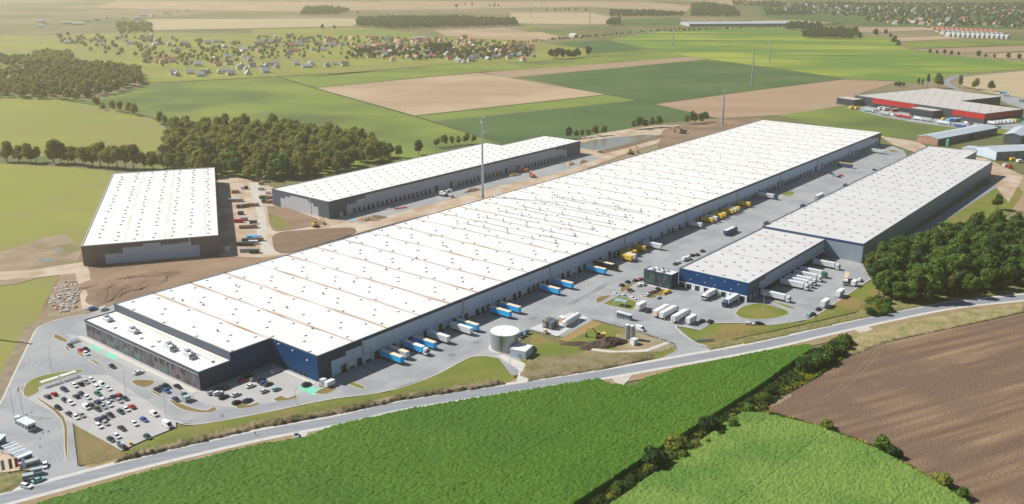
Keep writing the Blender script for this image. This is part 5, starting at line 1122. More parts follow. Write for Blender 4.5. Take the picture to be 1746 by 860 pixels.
# vehicles at the red warehouse
for i, (x, y, col, ln, lab) in enumerate([(70,288,YELLOW,7,'yellow truck at the left corner of the red warehouse'), (115,292,YELLOW,7,'second yellow truck at the left corner of the red warehouse'), (215,312,TEAL,13,'pale teal trailer left in front of the red warehouse'), (370,345,SILVER,13,'silver trailer below the first red panel'), (340,295,WT,12,'white trailer docked below the first red panel, left'), (385,302,WT,12,'white trailer docked below the first red panel, right'), (460,312,RED,12,'dark red trailer docked below the first red panel'),
   (490,362,RED,8,'short crimson trailer on the kerb of the red warehouse'), (565,372,RED,13,'long crimson trailer on the kerb of the red warehouse'), (665,385,WT,9,'white truck before the office block of the red warehouse'), (755,400,SILVER,14,'silver trailer before the office block of the red warehouse'), (900,425,WT,14,'white trailer right of the office block'), (985,400,LBLUE,12,'light blue trailer docked right of the office block'), (1035,402,BLUE,12,'blue trailer docked right of the office block'), (1055,455,BLUE,14,'blue trailer on the lower kerb of the red warehouse yard'), (905,395,YELLOW,4,'small yellow lorry right of the office block')]):
    q = P(*c_r(x, y), 2); rdz = rd.rotation_euler.z; a = rdz if i in (2, 3, 7, 8, 9, 10, 11, 14) else rdz-math.pi/2
    o = Vector((q.x, q.y, 0))-Vector((math.cos(a), math.sin(a), 0))*ln/2; trailer(o, a, col, WT if col not in (YELLOW,) else col, lab, WT if i in (2, 9, 11) else None, ln)
for i, (x, col) in enumerate([(1345,WT),(1375,WT),(1405,LGREY),(1440,WT),(1480,WT),(1510,WT),(1540,YELLOW),(1580,GREEN)]):
    q = P(*c_r(x, 428-i*3), 2); a = rd.rotation_euler.z; o = Vector((q.x, q.y, 0))-Vector((math.cos(a), math.sin(a), 0))*5
    trailer(o, a, col, col, ['first white','second white','light grey','fourth white','fifth white','sixth white','yellow','green'][i]+' trailer along the red end wall, counted from the corner', None, 10, 'trailers along the red end wall')
q = P(*c_r(1365, 470), 2); trailer(Vector((q.x-6, q.y, 0)), -.1, TEAL, LGREY, 'pale teal trailer parked across in front of the red end wall')
for i, (x, y) in enumerate([(1120,430),(1140,445),(1165,440),(1185,450),(1215,452),(1240,458),(1265,460),(620,372),(640,378),(700,390),(845,412),(300,318),(440,355)]): car(c_r(x, y), rd.rotation_euler.z, [WHITE, SILVER, DGREY][i % 3], ['van','hatchback'][i % 2], ['white van among the lorries before the red warehouse','silver car among the lorries before the red warehouse','dark grey van among the lorries before the red warehouse','white car among the lorries before the red warehouse','silver van among the lorries before the red warehouse','dark grey car among the lorries before the red warehouse'][i % 6], 'small vehicles before the red warehouse')

# ------------------------------------------------------------------ poles
def world_h(px, top, base):
    g = P(px, base); lo, hi = 0, 170
    for _ in range(40):
        m = (lo+hi)/2
        if P(px, top, m).y > g.y: lo = m
        else: hi = m
    return lo
def pylon(loc, h, arms, label, r=1.0):
    e = empty('power_pole', loc, UROT, label, 'power pole', 'steel power poles')
    b = MB(); b.tube((0, 0, 0), (0, 0, h), r, r*.45, STEEL, 12); b.build('mast', e)
    for (z, l, s) in arms:
        b = MB(); b.tube((0, 0, z), (0, -l*s, z+.4), .22, .12, STEEL, 6); b.tube((0, -l*s, z+.4), (0, -l*s, z-1.2), .09, .09, GLASS, 5); b.build('cross_arm', e)
# first pole: just beyond the back edge of the main roof
for v in (-138.0,):
    best = min(np.arange(100, 420, .25), key=lambda u: abs((lambda q: 873+FPX*q.x/(q.y*math.cos(PITCH)+CH*math.sin(PITCH)))(UV(u, v))-823.5))
    l1 = UV(best, v)
lo, hi = 5, 90
for _ in range(40):
    m = (lo+hi)/2; q = l1; fw = q.y*math.cos(PITCH)-(m-CH)*math.sin(PITCH); up = q.y*math.sin(PITCH)+(m-CH)*math.cos(PITCH); yy = 430-FPX*up/fw
    if yy > 198: lo = m
    else: hi = m
pylon(l1, lo, [(lo-1, 2.2, 1), (lo-5, 2.2, -1), (lo-8, 1.6, 1), (lo-12, 2.4, 1)], 'tall tapered steel pole rising behind the main roof, the nearest one', 1.05)
for px, t_, b_, lab, ar in ((1231.5,152,213,'steel pole with many short arms by the tilled field',1), (1281.5,82,146,'steel pole standing in the dark green field',0), (1311.5,65,107,'steel pole left of the striped yellow green field',0), (1147.5,32,78,'steel pole in the yellow green field below the greenhouse',0), (1005.5,9,53,'thin far steel pole beyond the avenue',0), (905,-6,32,'thin far steel pole at the top edge, left of two',0), (923,-6,15,'thinnest far steel pole at the top edge',0), (841,4,20,'tiny far steel pole near the horizon wood',0)):
    h_ = world_h(px, t_, b_) if t_ > 0 else world_h(px, 2, b_)+6
    pylon(P(px, b_), h_, [(h_-1.5, 2.6, -1), (h_-4, 1.8, 1), (h_-9, 3.4, -1), (h_-9, 2.2, 1), (h_-14, 1.8, 1), (h_-14, 2.2, -1), (h_-18, 2, 1)] if ar else [(h_-2, 2, 1), (h_-6, 2, -1), (h_-10, 2, 1)], lab, 1.35)
q_ = P(55, 587); L_ = 46/math.tan(R(SUN_EL)); pylon(q_-Vector((math.sin(R(SHADOW_AZ)), math.cos(R(SHADOW_AZ)), 0))*L_, 46, [(44, 2, 1), (40, 2, -1)], 'steel pole just beyond the left picture edge whose shadow crosses the field corner', 1.0)
# lamp posts
def lamp_post(px, h, label, arm=1):
    e = empty('lamp_post', P(*px), UROT, label, 'lamp post', 'lamp posts of the site')
    b = MB(); b.tube((0, 0, 0), (0, 0, h), .13, .07, LGREY, 8); b.build('pole', e); b = MB(); b.box(-.2, 1.1, -.16, .16, h-.02, h+.12, GREYP); b.build('lamp_head', e)
for px, h, lab in (((215,672.5),11,'lamp post at the upper right side of the big car park'), ((283.5,712.5),11,'lamp post between the car park and the perimeter road'), ((88,633),11,'lamp post on the lawn behind the bicycle shelter'), ((24,709),12,'left lamp post behind the small gatehouse'), ((40,708),12,'right lamp post behind the small gatehouse'),
   (c_c3(1110,650),12,'lamp post in the grass at the right entrance'), (c_s(405,705),14,'left lamp post behind the second gatehouse'), (c_s(425,715),12,'right lamp post behind the second gatehouse'), (c_s(1140,780),9,'lamp post in front of the three parked trucks'), (c_w(8,660),9,'lamp post on the round lawn before the lower hall'), ((505,690.5),7,'short lamp post on the verge below the notch car park'), (c_c3(455,600),10,'lamp post on the dry grass strip by the gas pad'), ((870,625),8,'lamp post beside the path to the round tank'), ((1437,490),9,'lamp post on the edge of the truck yard'), ((300,640),5,'low lamp post by the footpath of the slatted facade')): lamp_post(px, h, lab)

# ------------------------------------------------------------------ tank, pump house, silos, gas plant
TANKM = cladding('tank_steel', (.42, .45, .45), 1.1, amp=.7, rough=.35, metal=.45)
q = P(860.8, 563.5, 9.0); tk = empty('water_tank', (q.x, q.y, .05), 0, 'big round corrugated steel water tank with a white lid', 'water tank')
b = MB(); b.tube((0, 0, 0), (0, 0, 8.6), 6.8, 6.8, TANKM, 48, False)
for z in np.arange(.8, 8.6, 1.05): b.tube((0, 0, z), (0, 0, z+.10), 6.88, 6.88, STEEL, 48, False)
b.build('tank_wall', tk, smooth=False)
b = MB(); b.tube((0, 0, 8.6), (0, 0, 8.75), 6.95, 6.95, WHITE, 48); b.tube((0, 0, 8.75), (0, 0, 9.3), 6.8, .5, WHITE, 48); b.build('lid', tk)
b = MB(); b.tube((0, 0, -.02), (0, 0, .25), 7.9, 7.9, KERB, 40); b.build('footing', tk)
b = MB()
for s in (-.3, .3): b.tube((-1.5+s, -7.1, 0), (-1.5+s, -7.1, 9.4), .05, .05, DGREY, 5)
for k in range(26): b.tube((-1.8, -7.1, .4+k*.35), (-1.2, -7.1, .4+k*.35), .03, .03, DGREY, 4)
b.build('ladder', tk); b = MB(); b.tube((1.5, -6.6, 2.2), (4.6, -5.8, 2.2), .2, .2, LGREY, 8); b.tube((1.5, -6.8, 0), (1.5, -6.8, 2.2), .2, .2, LGREY, 8); b.build('pipe', tk)
# pump house
a0, b0, c0 = P(870,608), P(896,613), P(915,603.5); ex = (b0-a0).normalized(); ey = Vector((-ex.y, ex.x, 0)); w0 = (b0-a0).length; l0 = abs((c0-b0).dot(ey))
ph = empty('pump_house', a0, math.atan2(ex.y, ex.x), 'flat roofed light grey pump house beside the round tank', 'hut')
shell(ph, [(0, 0), (w0, 0), (w0, l0), (0, l0)], 4.0, WLIGHT, ROOFN, WHITE, .15, .25)
b = MB(); b.box(w0*.48, w0*.74, -.06, -.01, 0, 2.3, GREYP); b.build('door', ph)
for i, q in enumerate(((603,405),(657,375),(742,342))): b = MB(); b.tube((0, 0, 0), (0, 0, 2.2), 1.25, 1.25, paint('tank_blue', (.22, .33, .40)), 14); b.tube((0, 0, 2.2), (0, 0, 2.5), 1.25, .5, paint('tank_blue', (.22, .33, .40)), 14); b.build('small_tank', None, P(*c_t(q[0], q[1]+30)), label=['nearest','middle','farthest'][i]+' of the three blue grey drums behind the round tank', cat='drum', group='blue grey drums behind the round tank')
# twin silos and cabinet
q = P(*c_e(848, 225)); sl_ = empty('twin_silo', (q.x, q.y, 0), AV+.15, 'pair of upright silver tanks on the worn grass', 'silo')
for x in (0, 2.6): b = MB(); b.tube((x, 1.0, 0), (x, 1.0, 7.4), 1.3, 1.3, TANKM, 20); b.tube((x, 1.0, 7.4), (x, 1.0, 7.8), 1.35, .6, LGREY, 20); b.build('tank', sl_)
b = MB(); b.box(-1.6, 1.6, -1.3, 1.3, 0, 2.7, WHITE); b.box(-1.7, 1.7, -1.4, 1.4, 2.7, 2.85, LGREY); b.box(-.4, .4, -1.34, -1.3, .1, 2.1, GREYP); b.build('cabinet', None, P(*c_e(945, 290)), .75, label='white equipment cabinet beside the twin silver tanks', cat='cabinet')
# gas plant
a0 = P(*c_c3(365, 515), 2); b0 = P(*c_c3(455, 462), 2); d_ = b0-a0; an = math.atan2(d_.y, d_.x)
e = empty('gas_tank', (a0.x, a0.y, .08), an, 'long white horizontal gas tank on the pale concrete pad', 'tank'); Lg = d_.length
b = MB(); b.tube((0, 0, 2.1), (Lg, 0, 2.1), 1.6, 1.6, WHITE, 20); b.tube((-.7, 0, 2.1), (0, 0, 2.1), .8, 1.6, WHITE, 20); b.tube((Lg, 0, 2.1), (Lg+.7, 0, 2.1), 1.6, .8, WHITE, 20); b.build('vessel', e, smooth=False)
for x in (1.5, Lg-1.5): b = MB(); b.box(x-.3, x+.3, -1.2, 1.2, 0, 1.1, DGREY); b.build('saddle', e)
b = MB(); b.box(-1.3, 1.3, -1.5, 1.5, 0, 3.0, BEIGE); b.box(-1.4, 1.4, -1.6, 1.6, 3.0, 3.15, WHITE); b.build('gas_cabinet', None, P(*c_c3(345, 508)), UROT, label='beige cabinet at the left end of the gas tank', cat='cabinet')
for i, (x, y) in enumerate(((240,535),(262,520),(275,545),(300,530))):
    e = empty('evaporator', P(*c_c3(x, y+6)), UROT, ['leftmost','rearmost','frontmost','rightmost'][i]+' of the four grey finned evaporators on the pad', 'evaporator', 'grey finned evaporators')
    b = MB()
    for k in range(6):
        for j in range(5): b.box(-1.3+k*.5, -1.18+k*.5, -1.1+j*.5, -.95+j*.5, .3, 4.2, GREYP)
    b.build('fins', e); b = MB(); b.box(-1.5, 1.5, -1.3, 1.3, 3.2, 3.3, DGREY); b.box(-1.5, 1.5, -1.3, 1.3, .2, .35, DGREY)
    for sx in (-1.4, 1.4):
        for sy in (-1.2, 1.2): b.box(sx-.08, sx+.08, sy-.08, sy+.08, 0, 4.3, DGREY)
    b.build('frame', e)
b = MB(); b.box(-.8, .8, -.8, .8, 0, 1.9, BEIGE); b.box(-.9, .9, -.9, .9, 1.9, 2.0, CREAM); b.build('gas_meter_box', None, P(*c_t(1050, 365)), UROT, label='small cream meter box at the left corner of the gas pad', cat='cabinet')

# ------------------------------------------------------------------ gatehouses, shelters, containers
def hut(a, b_, c, h, wallm, roofm, label, wins=3, name='gatehouse', cat='gatehouse'):
    a0, b0, c0 = P(*a), P(*b_), P(*c); ex = (b0-a0).normalized(); ey = Vector((-ex.y, ex.x, 0)); w0 = (b0-a0).length; l0 = abs((c0-b0).dot(ey))
    e = empty(name, a0, math.atan2(ex.y, ex.x), label, cat); b = MB(); b.box(0, w0, 0, l0, 0, h, wallm); b.build('wall', e)
    b = MB(); b.box(-.35, w0+.35, -.35, l0+.35, h, h+.22, roofm); b.build('roof', e)
    for k in range(wins): x = w0*(k+.5)/wins; b = MB(); b.box(x-.7, x+.7, -.05, -.01, 1.1, 2.2, GLASS); b.box(x-.78, x+.78, -.03, -.005, 1.02, 2.28, WHITE); b.build('window', e)
    for k in range(2): y = l0*(k+.5)/2; b = MB(); b.box(w0+.01, w0+.05, y-.7, y+.7, 1.1, 2.2, GLASS); b.build('window', e)
    return e
PALEB = paint('pale_blue_roof', (.60, .68, .74), .6)
hut(c_g(210, 590), c_g(318, 645), c_g(402, 605), 3.1, LGREY, PALEB, 'small pale roofed gatehouse on the left drive')
b = MB(); b.box(-1, 1, -1, 1, 0, 2.8, LGREY, PALEB); b.build('booth', None, P(*c_g(205, 535)), .4, label='narrow booth attached behind the left gatehouse', cat='booth')
hut(c_s(440, 700), c_s(640, 752), c_s(672, 738), 2.9, paint('slate_wall', (.18, .24, .30)), PALEB, 'long grey gatehouse with windows on the right drive', 5)
# office containers at the left edge
BW = cladding('blue_grey_wall', (.16, .28, .36), 1.5, amp=.9)
hut(c_k(-80, 345), c_k(2, 345), c_k(122, 290), 3.0, BW, PALEB, 'blue grey site office container cut by the left picture edge', 2, 'site_office', 'container office')
hut(c_k(150, 500), c_k(168, 512), c_k(300, 455), 3.0, BW, PALEB, 'narrow blue grey container office nearest the entrance', 1, 'site_office', 'container office')
a0, b0, c0 = P(*c_k(20, 395)), P(*c_k(150, 490)), P(*c_k(265, 430)); ex = (b0-a0).normalized(); ey = Vector((-ex.y, ex.x, 0)); w0 = (b0-a0).length; l0 = abs((c0-b0).dot(ey))
e = empty('canopy', a0, math.atan2(ex.y, ex.x), 'open slatted canopy between the two container offices', 'canopy')
b = MB()
for k in range(12): b.box(w0*k/12, w0*(k+.62)/12, 0, l0, 3.0+.05*(k % 2), 3.12+.05*(k % 2), [LGREY, GREYP, PALEB][k % 3])
b.build('roof', e)
for x in (.1, w0-.1):
    for y in (.1, l0-.1): b = MB(); b.box(x-.1, x+.1, y-.1, y+.1, 0, 3.0, DGREY); b.build('post', e)
# wrapped boat like load
b = MB(); prof = [(-4.0, .3, 1.6), (-3.2, .9, 1.1), (-1, 1.3, .8), (1.6, 1.3, .8), (3.4, 1.0, .9), (4.0, .5, 1.3)]
rows = [[(x, -w_, 1.9), (x, -w_*.8, z), (x, 0, z-.4), (x, w_*.8, z), (x, w_, 1.9), (x, 0, 2.1)] for x, w_, z in prof]
for r in rows: b.v += r
k = b.mi(paint('tarpaulin', (.38, .42, .44), .6))
for i in range(len(rows)-1):
    for j in range(6): b.f.append((i*6+j, (i+1)*6+j, (i+1)*6+(j+1) % 6, i*6+(j+1) % 6)); b.m.append(k)
b.f.append((0, 1, 2, 3, 4, 5)); b.m.append(k); n = (len(rows)-1)*6; b.f.append(tuple(n+j for j in (5, 4, 3, 2, 1, 0))); b.m.append(k)
e = empty('boat', P(*c_k(258, 505)), .55, 'grey tarpaulin covered boat beside the container office', 'boat'); b.build('hull', e); b = MB(); b.box(-2.5, -2.2, -1, 1, 0, 1.2, DGREY); b.box(2.0, 2.3, -1, 1, 0, 1.2, DGREY); b.build('cradle', e)
for i, (x, y, col, lab) in enumerate(((22,575,GREYP,'grey upright banner flag at the left edge'), (92,562,paint('brown_paint', (.25, .10, .09)),'brown upright banner flag in the middle'), (145,548,RED,'red upright banner flag'), (210,555,LGREY,'pale banner flag beside the glass shelter'))):
    e = empty('banner_flag', P(*c_k(x, y)), .6, lab, 'flag', 'banner flags'); b = MB(); b.tube((0, 0, 0), (0, 0, 5.2), .05, .04, LGREY, 6); b.build('pole', e); b = MB(); b.box(.06, 1.1, -.02, .02, 1.0, 5.0, col, None, .0, 0); b.build('cloth', e)
def glass_shelter(q, ang, L_, W_, label):
    e = empty('glass_shelter', q, ang, label, 'shelter', 'glass shelters'); b = MB(); b.box(-L_/2, L_/2, -W_/2, W_/2, 2.4, 2.5, mat('shelter_glass', (.35, .45, .48), rough=.15)); b.build('roof', e)
    b = MB(); b.box(-L_/2, L_/2, W_/2-.05, W_/2, .2, 2.3, mat('shelter_glass', (.35, .45, .48))); b.box(-L_/2, -L_/2+.05, -W_/2, W_/2-.06, .2, 2.3, mat('shelter_glass', (.35, .45, .48))); b.build('glass_wall', e)
    for x in (-L_/2+.1, 0, L_/2-.1):
        for y in (-W_/2+.1, W_/2-.12): b = MB(); b.box(x-.05, x+.05, y-.05, y+.05, 0, 2.4, GREYP); b.build('post', e)
glass_shelter(P(*c_k(265, 640)), .45, 3.6, 2.2, 'front glass shelter on the verge at the left entrance'); glass_shelter(P(*c_k(340, 585)), .45, 3.6, 2.0, 'rear glass shelter on the verge at the left entrance')
glass_shelter(P(*c_h(1195, 290)), UROT, 3.6, 2.4, 'glass smoking shelter near the corner of the office wing')
# bicycle shelters
WHR = paint('white_slats', (.8, .8, .8), .5)
for (a_, b__, n_, lab) in ((c_g(500,160), c_g(700,95), 12, 'left bicycle shelter with a white slatted roof'), (c_g(715,90), c_g(900,30), 11, 'right bicycle shelter with a white slatted roof')):
    a0, b0 = P(*a_), P(*b__); d_ = b0-a0; e = empty('bicycle_shelter', a0, math.atan2(d_.y, d_.x), lab, 'bicycle shelter', 'bicycle shelters'); Ls = d_.length
    b = MB()
    for k in range(n_): b.box(Ls*k/n_, Ls*(k+.66)/n_, 1.6, 4.0, 2.5, 2.6, WHR)
    b.box(0, Ls, 1.6, 1.7, 2.4, 2.5, GREYP); b.box(0, Ls, 3.9, 4.0, 2.4, 2.5, GREYP); b.build('roof', e)
    for k in range(5):
        for y in (1.7, 3.9): b = MB(); b.box(Ls*k/4-.05, Ls*k/4+.05, y-.05, y+.05, 0, 2.4, LGREY); b.build('post', e)
    b = MB()
    for k in range(int(Ls/.8)): b.tube((k*.8+.3, .4, 0), (k*.8+.3, .4, .8), .03, .03, LGREY, 5); b.tube((k*.8+.3, .4, .8), (k*.8+.3, 1.1, .8), .03, .03, LGREY, 5); b.tube((k*.8+.3, 1.1, .8), (k*.8+.3, 1.1, 0), .03, .03, LGREY, 5)
    b.build('bicycle_rack', e)
# blue canopy shelters on the flag island
a0, b0 = P(*c_s(390,530)), P(*c_s(560,560)); d_ = b0-a0; e = empty('canopy', a0, math.atan2(d_.y, d_.x), 'pale blue membrane canopy on posts on the grass island', 'canopy'); Ls = d_.length
b = MB(); 
for k in range(3): b.box(Ls*k/3+.1, Ls*(k+1)/3-.1, 0, 4.2, 2.9+.2*(k % 2), 3.05+.2*(k % 2), paint('canopy_blue', (.30, .42, .48)))
b.build('roof', e)
for k in range(5): b = MB(); b.tube((Ls*k/4, .1, 0), (Ls*k/4, .1, 2.9), .08, .08, LGREY, 6); b.build('post', e)
# small items on the yard
e = empty('box_trailer', P(*c_z2(1505, 565)), UROT, 'small white box trailer behind the green charging bays', 'trailer'); b = MB(); b.box(-2.2, 2.2, -1.1, 1.1, .6, 2.7, WHITE); b.build('box', e); wheels(e, [-.3], 1.0, WHEEL, .33)
b = MB(); b.tube((0, 0, 0), (0, 0, 1.7), .5, .5, WHITE, 12); b.tube((0, 0, 1.7), (0, 0, 2.1), .5, .1, WHITE, 12); b.build('white_bin', None, P(*c_z2(1403, 568)), label='white round bin at the corner of the charging bays', cat='bin')
b = MB(); b.box(-1.2, 1.2, -1, 1, 0, 2.4, GREYP); b.box(-1.3, 1.3, -1.1, 1.1, 2.4, 2.5, LGREY); b.build('transformer_box', None, P(*c_z2(1440, 545)), UROT, label='grey transformer box at the foot of the blue corner', cat='cabinet')
b = MB(); b.box(-.6, .6, -.35, .35, 0, .9, YELLOW, None, .1, .08); b.box(-.65, .65, -.4, .4, .9, 1.05, YELLOW); b.build('grit_bin', None, P(*c_g(1475, 780)), .5, label='yellow grit bin at the bottom corner of the car park', cat='bin')
b = MB(); b.box(-.7, .7, -.5, .5, 0, 1.9, LGREY); b.box(-.74, .74, -.54, .54, 1.9, 2.0, SILVER); b.build('cabinet', None, P(*c_g(1340, 790)), .5, label='slim grey cabinet in the bottom corner of the car park', cat='cabinet')
e = empty('storage_rack', P(*c_a(492, 640)), UROT, 'white frame racks standing near the end of the office wing', 'rack'); b = MB()
for k in range(6): b.box(-2.5+k*.9, -2.4+k*.9, -1.2, 1.2, .1, 2.2, LGREY); b.box(-2.6, 2.2, -1.2+k*.45, -1.1+k*.45, 1.1, 1.2, LGREY)
b.build('frame', e)
# painted green charging bays
for q, sx, sy in ((c_a(653,676),10,4.4),(c_a(753,728),10,4.4)): c0 = P(*q); b = MB(); b.prism([tuple((c0+SD*a+LD*d)[:2]) for a, d in ((-sx/2,-sy/2),(sx/2,-sy/2),(sx/2,sy/2),(-sx/2,sy/2))], .078, .078, mat('green_bay_paint', (.16, .58, .38), (.22, .60, .42), scale=1.5)); b.build('green_parking_bays')['kind'] = 'structure'
c0 = P(*c_z2(1310,600)); b = MB()
for k in range(5): b.prism([tuple((c0+SD*a+LD*d)[:2]) for a, d in ((-5.2+k*2.3,-2.6),(-3.0+k*2.3,-2.6),(-3.0+k*2.3,2.6),(-5.2+k*2.3,2.6))], .078, .078, MATS['green_bay_paint'])
b.build('green_parking_bays')['kind'] = 'structure'
# painted parking lines
def pline(name, segs, m=WLINE, w_=.14, z=.082):
    b = MB()
    for a, c in segs:
        d = (c-a).normalized(); nn = Vector((-d.y, d.x, 0))*w_/2; b.face([((a-nn).x, (a-nn).y, z), ((c-nn).x, (c-nn).y, z), ((c+nn).x, (c+nn).y, z), ((a+nn).x, (a+nn).y, z)], m)
    o = b.build(name); o['kind'] = 'structure'
LP = mat('faded_line', (.62, .61, .59)); segs = []
for r_, (a_, b__, n_) in enumerate(((c_g(560,250), c_g(1130,50), 16), (c_g(700,350), c_g(1300,110), 17), (c_g(830,420), c_g(1420,210), 17), (c_g(960,480), c_g(1560,300), 17), (c_g(1120,570), c_g(1720,400), 16), (c_g(1240,700), c_g(1840,520), 15))):
    A0, B0 = P(*a_), P(*b__)
    u0 = (A0-ORG).dot(LD); u1 = (B0-ORG).dot(LD); v0 = (A0-ORG).dot(SD)
    for k in range(int(abs(u1-u0)/2.5)): u = u0+k*2.5; segs.append((UV(u, v0-2.4), UV(u, v0+2.4)))
pline('parking_lines', segs, LP)
segs = [(UV(d+dx, 1.2), UV(d+dx, 15)) for d in dk if d < 450 for dx in (-2.2, 2.2)]
pline('dock_lines', segs, mat('dock_line', (.60, .55, .40)), .12)
rc = spline([P(*q) for q in ROAD], 30); segs = []
for i in range(0, len(rc)-1, 2): segs.append((rc[i], rc[i+1]))
for s in (-1, 1):
    sg = []
    for i in range(len(rc)-1):
        d = (rc[i+1]-rc[i]).normalized(); nn = Vector((-d.y, d.x, 0))*3.3*s; sg.append((rc[i]+nn, rc[i+1]+nn))
    pline('road_markings', sg, mat('edge_line', (.6, .6, .6)), .14, .088)
# footpaths along facades
for a_, b__, wd_ in ((UV(-40.5, -33), UV(-40.5, -134), 2.2), (UV(-2.2, 0), UV(-2.2, -31), 1.8), (UV(204.5, 38), UV(204.5, 60), 1.6)):
    d = (b__-a_).normalized(); nn = Vector((-d.y, d.x, 0))*wd_/2; b = MB(); b.prism([tuple(p[:2]) for p in (a_-nn, b__-nn, b__+nn, a_+nn)], .05, .18, KERB); b.build('footpath')['kind'] = 'structure'

# ------------------------------------------------------------------ fences
def fence(pts, h, label, step=4.5):
    pm_ = MB(); pm_.tube((0, 0, 0), (0, 0, h), .05, .05, DGREY, 5); pm_ = pm_.mesh('post')
    w_ = [P(*q) for q in pts]; e = empty('wire_fence', w_[0], 0, label, 'fence'); b = MB(); r_ = MB(); n = 0
    for a, c in zip(w_[:-1], w_[1:]):
        L_ = (c-a).length; k = max(1, int(L_/step)); 
        for i in range(k): q = a.lerp(c, i/k)-w_[0]; link('post', pm_, e, (q.x, q.y, 0))
        a1, c1 = a-w_[0], c-w_[0]
        for z in np.arange(.15, h, .22): r_.tube((a1.x, a1.y, z), (c1.x, c1.y, z), .012, .012, DGREY, 3, False)
    r_.build('wires', e)
fence([(124,722),(133,795),(207,778),(300,752),(440,719),(583,694),(686,672),(838,646)], 2.0, 'wire fence along the verge between the site and the road')
fence([(888,645),(1020,628),(1110,606),(1154,590)], 2.0, 'wire fence between the pump house lawn and the road')
fence([(1186,585),(1240,574),(1330,560),(1460,532),(1484,512)], 2.0, 'wire fence along the truck yard lawn by the road')
fence([(1006,545),(1064,560),(1150,588)], 1.8, 'short wire fence between the gas plant lawn and the right drive')
b = MB(); a0 = P(*c_c3(1240,640)); b.box(-.1, 9, -.05, .05, .2, 1.5, LGREY); 
for k in range(20): b.box(k*.45, k*.45+.06, -.07, .07, .1, 1.7, GREYP)
b.build('sliding_gate', None, a0, .15, label='grey sliding gate parked open on the lawn at the right entrance', cat='gate')

# ------------------------------------------------------------------ excavators and building site
def excavator(q, ang, col, label, s=1.0, grp='excavators'):
    e = empty('excavator', q, ang, label, 'excavator', grp); e.scale = (s,)*3
    for y in (-1.2, 1.2):
        b = MB(); b.box(-2.0, 2.0, y-.3, y+.3, .1, .85, RUBBER, None, .25, 0); b.tube((-1.6, y-.32, .48), (-1.6, y+.32, .48), .36, .36, DGREY, 8); b.tube((1.6, y-.32, .48), (1.6, y+.32, .48), .36, .36, DGREY, 8); b.build('track', e)
    b = MB(); b.box(-2.2, 1.3, -1.3, 1.3, 1.0, 2.0, col); b.box(-2.3, -.8, -1.3, 1.3, 2.0, 2.5, col); b.tube((0, 0, .8), (0, 0, 1.0), .8, .8, DGREY, 12); b.build('house', e)
    b = MB(); b.box(-.2, 1.3, .3, 1.3, 2.0, 3.1, GLASS, col, .15, .05); b.build('cab', e)
    b = MB(); b.tube((1.2, -.3, 1.8), (3.6, -.3, 4.4), .3, .26, col, 6); b.tube((3.6, -.3, 4.4), (5.6, -.3, 3.9), .26, .22, col, 6); b.tube((1.4, -.3, 1.4), (3.0, -.3, 3.4), .1, .1, SILVER, 6); b.build('boom', e)
    b = MB(); b.tube((5.6, -.3, 4.0), (6.2, -.3, 1.3), .22, .16, col, 6); b.build('arm', e); b = MB(); b.box(5.5, 6.5, -.9, .3, .2, 1.3, DGREY, None, .2, .1); b.build('bucket', e)
excavator(P(*c_c3(600, 612)), math.pi*.95, paint('excavator_yellow', (.62, .42, .12), .6), 'dusty yellow excavator on the dark spoil heap', 1.15)
excavator(P(*c_m8(1262, 275)), 3.0, ORANGE, 'orange excavator left of the pair beyond the main roof', 1.25); excavator(P(*c_m8(1325, 312)), 1.9, ORANGE, 'orange excavator right of the pair beyond the main roof', 1.25)
excavator(P(*c_m8(675, 450)), -.6, WHITE, 'white and orange digger on the sand in front of the empty docks', 1.5); excavator(P(*c_p(1150, 70)), 2.5, DGREY, 'dark excavator at the far tip of the pond bank', 1.7); excavator(P(*c_p(800, 205)), .5, paint('excavator_yellow', (.62, .42, .12)), 'yellow machine on the bank beside the pond', 1.5)
excavator(P(*c_m7(905, 575)), .8, paint('excavator_yellow', (.62, .42, .12)), 'pale yellow machine at the tip of the soil plot', 1.2)
def mound(name, q, rx, ry, h, m, ang=0, label=None, cat='mound', seed=1, grp=None):
    g = np.random.default_rng(seed); n = 22; b = []; F = []
    for j in range(7):
        for i in range(n):
            a = 2*math.pi*i/n; t = j/6; r = (1-t)*(1+.18*math.sin(3*a+seed)+.12*g.uniform(-1, 1)); z = h*(1-(1-t)**2.0)*(1+.15*g.uniform(-1, 1)) if j else -.1
            b.append((rx*r*math.cos(a), ry*r*math.sin(a), z))
    for j in range(6):
        for i in range(n): F.append((j*n+i, j*n+(i+1) % n, (j+1)*n+(i+1) % n, (j+1)*n+i))
    me = bpy.data.meshes.new(name); me.from_pydata(b, [], F); me.materials.append(m); me.update(); o = link(name, me, None, q, ang); tag(o, label, cat, grp); return o
DSOIL = mat('dark_spoil', (.085, .055, .04), (.12, .085, .06), scale=.8, detail=8, bump=1, bscale=2)
mound('soil_heap', P(*c_c3(665, 650)), 8.5, 5, 3.2, DSOIL, .3, 'big dark conical spoil heap right of the excavator', 'soil heap', 2)
mound('soil_heap', P(*c_c3(570, 660)), 8, 4, 1.6, DSOIL, .1, 'flat dark spoil under the excavator', 'soil heap', 3); mound('soil_heap', P(*c_c3(460, 655)), 8.5, 3.0, 1.3, DSOIL, -.15, 'long low dark spoil ridge left of the excavator', 'soil heap', 4); mound('soil_heap', P(*c_c3(505, 685)), 3.5, 2, .9, DSOIL, 0, 'small dark clod heap below the spoil ridge', 'soil heap', 5)
DM = mat('pale_spoil', (.40, .28, .17), (.30, .20, .12), scale=.3, detail=8, bump=1, bscale=1)
